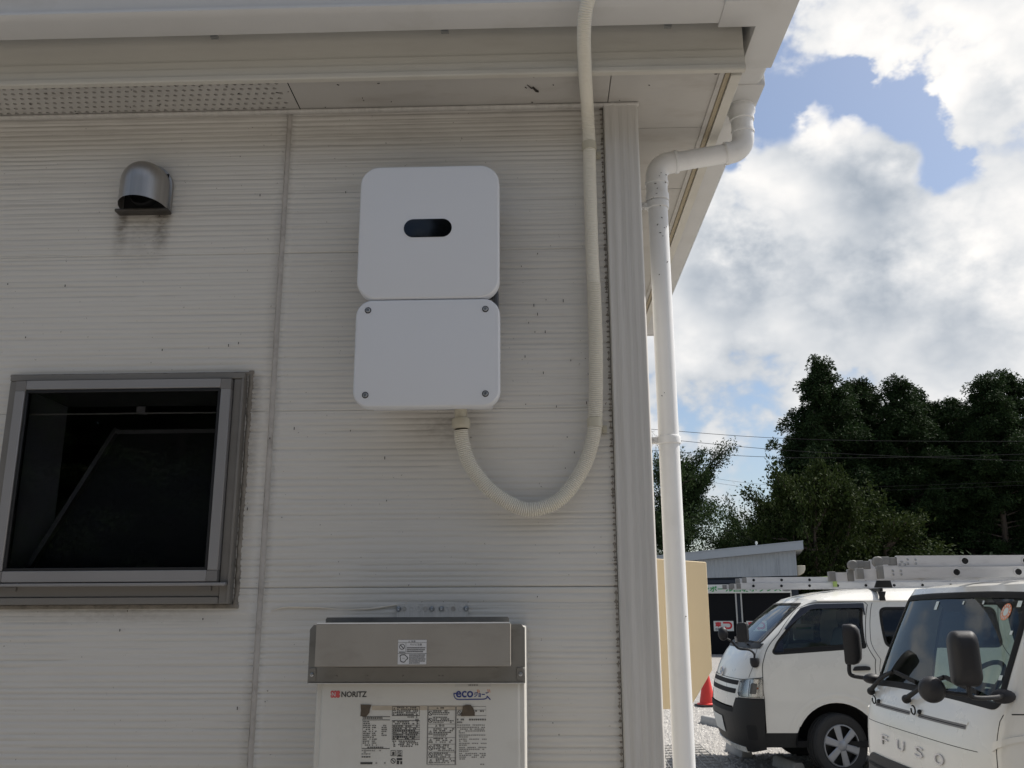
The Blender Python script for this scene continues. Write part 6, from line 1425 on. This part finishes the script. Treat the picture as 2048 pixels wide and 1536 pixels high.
def build_shed():
    # mono-pitch shed across the yard; local x = 0 at its right corner, negative to the left, +y behind the face
    B = Vector((10.21, 36.0)); d = Vector((4.28, -1.0)).normalized(); L = 9.0
    t = thing('shed', (B.x, B.y, 0), 'grey corrugated shed with dark shutters and a green lettered sign', 'shed', math.atan2(d.y, d.x))
    idw = lambda x, y, z: (x, y, z)
    zf = lambda x, z: z + 0.082 * x
    def slab(name, x0, x1, y0, y1, z0, z1, m, parent=None):
        mb = MB().add([(x, y, zf(x, z)) for z in (z0, z1) for x, y in ((x0, y0), (x1, y0), (x1, y1), (x0, y1))], [(0, 3, 2, 1), (4, 5, 6, 7), (0, 1, 5, 4), (1, 2, 6, 5), (2, 3, 7, 6), (3, 0, 4, 7)])
        return lo(name, mb, m, parent or t)
    slab('wall_core', -L, -0.30, 0.10, 4.2, 0.8, 3.94, M['shed_dark'])
    lo('wall_core', MB().box(-L, -0.30, 0.11, 4.19, 0, 2.9), M['shed_dark'], t)
    pts = []; x = -L
    while x < -0.33:
        pts += [(x, 0.0), (x + 0.085, 0.0), (x + 0.10, 0.012), (x + 0.145, 0.012)]; x += 0.165
    pts = [(min(a, -0.31), b_) for a, b_ in pts]; m = len(pts)
    vv = [(a, b_, 2.97 + 0.014 * a) for a, b_ in pts] + [(a, b_, zf(a, 3.945)) for a, b_ in pts]
    lo('cladding', MB().add(vv, [(k, k + 1, m + k + 1, m + k) for k in range(m - 1)]), M['shed_wall'], t)
    lo('corner_post', MB().box(-0.345, -0.29, -0.014, 0.098, 2.97, 3.90), M['shed_trim'], t)
    fa = slab('roof_fascia', -L - 0.3, 0.0, -0.30, 4.4, 3.95, 4.245, M['shed_trim'])
    slab('fascia_edge', -L - 0.31, 0.012, -0.315, 4.41, 4.246, 4.285, M['shed_wall'], fa)
    lo('lintel', MB().box(-L, -0.28, -0.02, 0.098, 2.69, 2.83), M['shed_dark'], t)
    sg = lo('sign_band', MB().box(-L + 0.5, -0.57, -0.10, -0.03, 2.315, 2.655), M['sign_white'], t, bevel=0.01)
    text('lettering', 'ダンボール回収ボックス', M['sign_green'], sg, -4.27, -0.94, 2.365, 2.60, -0.106, bold=0.03, world=idw)
    lo('badge', MB().extr([(0.16 * math.cos(a), 0.05 * math.sin(a)) for a in [2 * PI * i / 16 for i in range(16)]], (-0.74, -0.104, 2.42), (-0.74, -0.10, 2.42), (1, 0, 0), (0, 0, 1)), M['ladder_dk'], sg)
    for a, b_ in ((-6.6, -4.45), (-4.35, -2.70), (-2.44, -0.61)):
        sh = lo('shutter', MB().box(a, b_, 0.04, 0.09, 0.02, 2.355), M['shutter'], t)
        for k in range(23): lo('slat', MB().box(a + 0.01, b_ - 0.01, 0.026, 0.039, 0.06 + k * 0.10, 0.145 + k * 0.10), M['shutter'], sh)
    for xx in (-2.67, -2.47, -0.585): lo('door_post', MB().box(xx - 0.028, xx + 0.028, -0.03, 0.03, 0.0, 2.355), M['post_lt'], t)
    for px_ in (-3.58, -2.33):
        w_ = 0.76; sn = lo('route_sign', MB().box(px_, px_ + w_, 0.008, 0.022, 0.88, 1.26), M['sign_white'], t)
        text('lettering', '車', M['sign_red'], sn, px_ + 0.06, px_ + 0.29, 1.03, 1.23, 0.006, bold=0.04, world=idw)
        text('lettering', '右廻り', M['ink'], sn, px_ + 0.05, px_ + 0.32, 0.90, 1.00, 0.006, bold=0.02, world=idw)
        ar_ = MB(); c = (px_ + 0.57, 1.09); n_ = 10; ro, ri = 0.14, 0.07
        P1 = [(px_ + 0.36, c[1] + ro), (c[0], c[1] + ro)] + [(c[0] + ro * math.sin(PI * k / n_), c[1] + ro * math.cos(PI * k / n_)) for k in range(1, n_)] + [(c[0], c[1] - ro), (px_ + 0.47, c[1] - ro)]
        P2 = [(px_ + 0.36, c[1] + ri), (c[0], c[1] + ri)] + [(c[0] + ri * math.sin(PI * k / n_), c[1] + ri * math.cos(PI * k / n_)) for k in range(1, n_)] + [(c[0], c[1] - ri), (px_ + 0.47, c[1] - ri)]
        m = len(P1); ar_.add([(a, 0.006, b_) for a, b_ in P1 + P2], [(k, k + 1, m + k + 1, m + k) for k in range(m - 1)])
        ar_.add([(px_ + 0.47, 0.006, c[1] - ro - 0.05), (px_ + 0.47, 0.006, c[1] - ri + 0.05), (px_ + 0.36, 0.006, c[1] - (ro + ri) / 2)], [(0, 1, 2)])
        lo('arrow', ar_, M['sign_red'], sn)
    lo('side_hood', MB().extr([(0.02, 2.99), (0.14, 3.0), (0.27, 3.08), (0.33, 3.20), (0.335, 3.36), (0.02, 3.36)], (-0.295, 0.3, 0), (-0.295, 1.0, 0), (1, 0, 0), (0, 0, 1)), M['awning'], t, bevel=0.02)
    lo('drain_pipe', MB().tube([(-1.0, -0.03, 3.60), (-1.0, -0.03, 2.97)], 0.02, 8), M['shed_trim'], t)
    lo('insulator', MB().lathe((-1.75, 0.0, 4.14), (0, 0, 1), [(0.03, 0), (0.03, 0.06), (0.05, 0.08), (0.04, 0.16), (0.001, 0.17)], 10), M['sign_white'], t)
build_shed()

# ================================================================== overhead cables
def build_cables():
    Y = 30.0
    lines = [((3.0, 7.68), (10.4, 7.17), (26.0, 7.0), 'highest of the thin overhead cables crossing the sky beside the downpipe'),
             ((3.0, 7.46), (10.4, 6.76), (26.0, 6.05), 'middle one of the three main thin overhead cables beside the downpipe'),
             ((3.0, 7.05), (10.4, 6.68), (26.0, 6.95), 'lowest of the three main overhead cables beside the downpipe')]
    for i, (a, m, c, lab) in enumerate(lines):
        p = catmull([(a[0], Y + i * 0.3, a[1]), (m[0], Y + i * 0.3, m[1]), (c[0], Y + i * 0.3, c[1])], 16)
        o = obj('overhead_cable', MB().tube(p, 0.008, 6), M['wire'], smooth=True); tag(o, lab, 'cable', 'overhead cables')
    for i, (z0, z1, lab) in enumerate(((9.2, 7.6, 'faint upper telephone wire running behind the trees'), (8.9, 7.4, 'faint lower telephone wire running behind the trees'))):
        o = obj('overhead_cable', MB().tube(catmull([(4, 46, z0), (13, 46.2, z1 + 0.15), (30, 46.5, z1 + 0.5)], 12), 0.006, 6), M['wire']); tag(o, lab, 'cable', 'telephone wires')
    o = obj('overhead_cable', MB().tube(catmull([(4.4, 36, 6.0), (6.6, 36.2, 5.0), (8.5, 36.4, 4.30)], 12), 0.005, 6), M['wire']); tag(o, 'pale service wire sloping down to the shed roof', 'cable')
build_cables()

# ================================================================== trees
def leaves(C, D, size, asp, rs, droop=0.0):
    """one quad per row: centre C, pointing along D"""
    n = len(C); D = D + rs.normal(0, 0.35, (n, 3)); D[:, 2] -= droop; D /= np.linalg.norm(D, axis=1)[:, None]
    U = rs.normal(0, 1, (n, 3)); U -= (U * D).sum(1)[:, None] * D; U /= np.linalg.norm(U, axis=1)[:, None]
    s = size * rs.uniform(0.6, 1.35, (n, 1)); a = D * s; b = U * s * asp
    V = np.stack([C - a - b * 0.55, C - a * 0.1 + b * -1.0, C + a, C - a * 0.1 + b], 1).reshape(-1, 3)
    return V, np.arange(4 * n).reshape(-1, 4)
def tree_obj(root_name, label, cat, loc, rotz, V, Q, leaf_m, trunk_mb, group, scale=1.0):
    t = thing(root_name, loc, label, cat, rotz, group); t.scale = (scale,) * 3
    me = fastmesh('crown', V, Q, leaf_m, t)
    lo('trunk', trunk_mb, M['bark'], t, smooth=True, ang=80)
    return t
def cypress_geo(H, seed, rad=2.6, n_limb=112):
    rs = np.random.RandomState(seed); Cs = []; Ds = []; tr = MB()
    lean = rs.uniform(-0.3, 0.3, 2)
    ax = lambda f: np.array([lean[0] * f, lean[1] * f, H * f])
    tr.tube([tuple(ax(f)) for f in np.linspace(0, 0.96, 9)], [0.28 * (1 - f * 0.93) + 0.01 for f in np.linspace(0, 0.96, 9)], 9)
    for i in range(n_limb):
        f = 0.22 + 0.78 * ((i + rs.rand()) / n_limb) ** 0.85; az = rs.uniform(0, 2 * PI)
        prof = min(1.0, ((1.0 - f) / 0.42)) ** 0.75 * (0.75 + 0.25 * rs.rand()) * (1.0 if f > 0.5 else 0.9)
        L = rad * prof * rs.uniform(0.70, 1.20) + 0.25; base = ax(f); up = 0.25 + 0.55 * max(0, f - 0.4)
        dirv = np.array([math.cos(az), math.sin(az), up * rs.uniform(0.5, 1.3)])
        tr.tube([tuple(base), tuple(base + dirv * L * 0.5), tuple(base + dirv * L * 0.9 - np.array([0, 0, 0.1 * L]))], [0.055, 0.035, 0.012], 5)
        k = max(2, int(L * 3.2)) if f > 0.5 else max(2, int(L * 2.4))
        for j in range(k):
            g = 0.22 + 0.78 * (j + rs.rand()) / k; p = base + dirv * L * g + rs.normal(0, 0.22, 3) * np.array([1, 1, 0.6]); p[2] -= 0.13 * L * g * g
            m = rs.randint(110, 170); sp = rs.uniform(0.30, 0.52)
            off = rs.normal(0, 1, (m, 3)); off *= (rs.rand(m, 1) ** 0.4) / np.linalg.norm(off, axis=1)[:, None]; off *= np.array([sp, sp, sp * 0.6]) * 1.25; off[:, 2] -= 0.55 * (off[:, 0] ** 2 + off[:, 1] ** 2) / sp
            Cs.append(p + off); dd = off * 2.2 + dirv * 0.35; dd[:, 2] += 0.25; Ds.append(dd)
    C = np.concatenate(Cs); D = np.concatenate(Ds)
    V, Q = leaves(C, D, 0.082, 0.42, rs, droop=0.35)
    return V, Q, tr
def fit(geo, W, H):
    """scale a grown tree to a given crown half width and height"""
    V, Q, tr = geo; r = np.percentile(np.hypot(V[:, 0], V[:, 1]), 96); z = np.percentile(V[:, 2], 99.5); V = V * np.array([W / r, W / r, H / z]); tr.v = [(a * W / r, b * W / r, c * H / z) for a, b, c in tr.v]
    return V, Q, tr
def broad_geo(H, seed, spread, n_leaf, size, vase=0.5, low=0.15, fill=0):
    rs = np.random.RandomState(seed); tr = MB(); Cs = []; Ds = []; th = H * 0.28
    tr.tube([(0, 0, 0), (0.05, 0.02, th * 0.5), (0.02, 0, th), (0, 0.05, H * 0.6)], [0.24, 0.20, 0.17, 0.06], 9)
    tips = []
    def grow(p, d, L, r, lev):
        q = p + d * L; mid = (p + q) / 2 + rs.normal(0, L * 0.05, 3)
        tr.tube([tuple(p), tuple(mid), tuple(q)], [r, r * 0.8, r * 0.55], 6 if lev < 2 else 4)
        if lev == 3: tips.append((p, q)); return
        for k in range(4 if lev else 5):
            nd = d + rs.normal(0, 0.55, 3) * np.array([1, 1, 0.6]) + np.array([0, 0, 0.12 * vase]); nd /= np.linalg.norm(nd); grow(p + d * L * rs.uniform(0.45, 1.0), nd, L * rs.uniform(0.5, 0.75), r * 0.55, lev + 1)
    for k in range(9):
        az = 2 * PI * k / 9 + rs.uniform(-0.3, 0.3); e = rs.uniform(0.2, 1.3) * vase + 0.15; d = np.array([math.cos(az) * spread, math.sin(az) * spread, e * H * 0.28]); d /= np.linalg.norm(d)
        grow(np.array([0, 0, th * rs.uniform(low * 2, 1.6)]), d, H * rs.uniform(0.25, 0.36), 0.10, 1)
    per = max(4, n_leaf // len(tips))
    for p, q in tips:
        t_ = rs.rand(per, 1) * 1.25; c = p + (q - p) * t_ + rs.normal(0, 0.16, (per, 3)); Cs.append(c); Ds.append(np.tile((q - p) / np.linalg.norm(q - p), (per, 1)) + rs.normal(0, 0.5, (per, 3)))
    for k in range(fill):                                   # inner and low leaf clumps, flattened layers
        a = rs.uniform(0, 2 * PI); rr = rs.rand() ** 0.5 * H * 0.42; f = rs.uniform(0.05, 0.66); c = np.array([math.cos(a) * rr, math.sin(a) * rr, f * H]); m = 90
        o = rs.normal(0, 1, (m, 3)) * np.array([0.42, 0.42, 0.17]); Cs.append(c + o); Ds.append(o * 1.5 + np.array([math.cos(a), math.sin(a), -0.1]) * 0.5)
    C = np.concatenate(Cs); D = np.concatenate(Ds); V, Q = leaves(C, D, size, 0.42, rs, droop=0.15)
    return V, Q, tr
def build_trees():
    gs = [cypress_geo(15.0, s, rad=r) for s, r in ((1, 2.7), (2, 2.4), (3, 2.6))]
    protos = []
    spots = [(16.3, 51.0, 15.5, 2.0, 'leftmost dark cypress of the tall row, its top standing highest'), (18.8, 52.5, 14.7, 0.4, 'second dark cypress of the tall row counting from the left'),
             (21.0, 51.5, 14.6, 1.1, 'third dark cypress of the tall row counting from the left'), (22.6, 54.0, 14.2, 3.0, 'fourth dark cypress of the tall row, slightly lower than its neighbours'),
             (24.2, 52.0, 13.4, 5.1, 'low topped dark cypress at the dip in the tall row'), (25.6, 51.2, 14.6, 4.2, 'dark cypress right of the dip in the tall row'),
             (27.8, 52.4, 15.0, 0.9, 'dark cypress with a bare trunk near the right picture edge'), (30.2, 53.0, 14.6, 2.6, 'rightmost dark cypress, cut by the picture edge'),
             (17.6, 55.5, 13.6, 5.7, 'dark cypress standing behind the two leftmost ones'), (20.0, 56.5, 13.4, 1.9, 'dark cypress behind the gap right of the second one'), (26.4, 56.0, 13.8, 2.2, 'dark cypress in the back row near the right'), (22.9, 57.0, 13.0, 0.2, 'dark cypress in the back row behind the low dip'), (15.6, 54.0, 12.2, 3.6, 'short dark cypress filling the left end of the row'), (29.0, 57.0, 13.6, 4.9, 'dark cypress in the back row at the right edge'),
             (17.5, 53.2, 14.3, 1.4, 'dark cypress squeezed between the first and second of the tall row'), (19.9, 54.0, 14.0, 2.9, 'dark cypress squeezed between the second and third of the tall row'),
             (23.4, 53.4, 13.5, 0.6, 'dark cypress just left of the low topped one'), (14.6, 51.6, 10.6, 4.4, 'shortest dark cypress, at the left foot of the tall row'), (26.8, 53.6, 14.5, 3.9, 'dark cypress just left of the bare trunked one')]
    for i, (x, y, h, rz, lab) in enumerate(spots):
        V, Q, tr = gs[i % 3]
        if i < 3:
            t = tree_obj('cypress_tree', lab, 'tree', (x, y, 0), rz, V, Q, M['cypress'], tr, 'row of tall dark cypresses', h / 15.0); protos.append(t)
        else:
            t = copy_tree(protos[i % 3]); t.location = (x, y, 0); t.rotation_euler = (0, 0, rz); t.scale = (h / 15.0,) * 3; t['label'] = lab
    V, Q, tr = fit(broad_geo(7.4, 11, 1.15, 40000, 0.080, vase=0.55, low=0.1, fill=190), 3.3, 7.9)
    PROTO_BROAD = tree_obj('broadleaf_tree', 'yellow green leafy tree between the shed and the dark cypresses', 'tree', (12.3, 41.5, 0), 0.5, V, Q, M['leaf'], tr, 'broadleaf trees')
    V, Q, tr = fit(broad_geo(6.0, 15, 1.3, 26000, 0.080, vase=0.4, low=0.05, fill=170), 3.2, 5.6)
    tree_obj('broadleaf_tree', 'lower leafy tree spreading right of the shed over the van', 'tree', (15.6, 42.5, 0), 0.5, V, Q, M['leaf'], tr, 'broadleaf trees')
    V, Q, tr = fit(broad_geo(6.4, 25, 1.1, 22000, 0.075, vase=0.5, low=0.05, fill=150), 2.1, 6.5)
    tree_obj('broadleaf_tree', 'leafy tree rising right behind the shed roof, left of the yellow green one', 'tree', (10.2, 43.5, 0), 0.5, V, Q, M['leaf2'], tr, 'broadleaf trees')
    V, Q, tr = fit(broad_geo(8.6, 13, 0.7, 42000, 0.070, vase=1.25, low=0.3, fill=260), 3.0, 9.4)
    tree_obj('broadleaf_tree', 'airy leafy tree directly behind the downpipe above the shed roof', 'tree', (6.5, 44.0, 0), 0.0, V, Q, M['leaf2'], tr, 'broadleaf trees')
    # a belt of trees behind the photographer, seen only as the dark reflection in window and display
    for i in range(14):
        t = copy_tree(protos[i % 3]); x = -21 + i * 3.2; t.location = (x, -15.5 - (i % 3) * 0.9 + 0.012 * x * x, 0); t.rotation_euler = (0, 0, i * 1.3); k = (10.2 + (i * 7 % 5) * 0.35) / 15.0; t.scale = (k * 1.25, k * 1.25, k)
        t['label'] = 'dark tree behind the viewer, there only as a reflection in the window pane'; t['group'] = 'trees behind the viewer'
    rs = np.random.RandomState(8); C = []
    for k in range(420):
        c = np.array([rs.uniform(-26, 26), rs.uniform(-20.5, -16.5), 0]); m = 150; C.append(c + np.stack([rs.normal(0, 0.8, m), rs.normal(0, 0.6, m), rs.uniform(0, 1, m) * rs.uniform(5.0, 8.6)], 1))
    C = np.concatenate(C); V, Q = leaves(C, rs.normal(0, 1, C.shape), 0.36, 0.6, rs, 0.1)
    tag(fastmesh('hedge', V, Q, M['shrub']), 'dark hedge behind the viewer, added to close bright gaps in the window reflection', 'hedge', kind='stuff')  # unseen leaf mass added to keep the low window reflection dark
    # dark understorey filling the ground under the cypresses
    rs = np.random.RandomState(5); C = []; 
    for k in range(190):
        c = np.array([rs.uniform(12, 36), rs.uniform(47, 58), 0]); h = rs.uniform(1.5, 4.6); m = 210
        C.append(c + np.stack([rs.normal(0, 0.9, m), rs.normal(0, 0.9, m), rs.uniform(0, 1, m) ** 0.7 * h], 1))
    C = np.concatenate(C); V, Q = leaves(C, rs.normal(0, 1, C.shape), 0.19, 0.5, rs, 0.1)
    tag(fastmesh('undergrowth', V, Q, M['shrub']), 'dark undergrowth massed beneath the cypress row', 'undergrowth', kind='stuff')
build_trees()
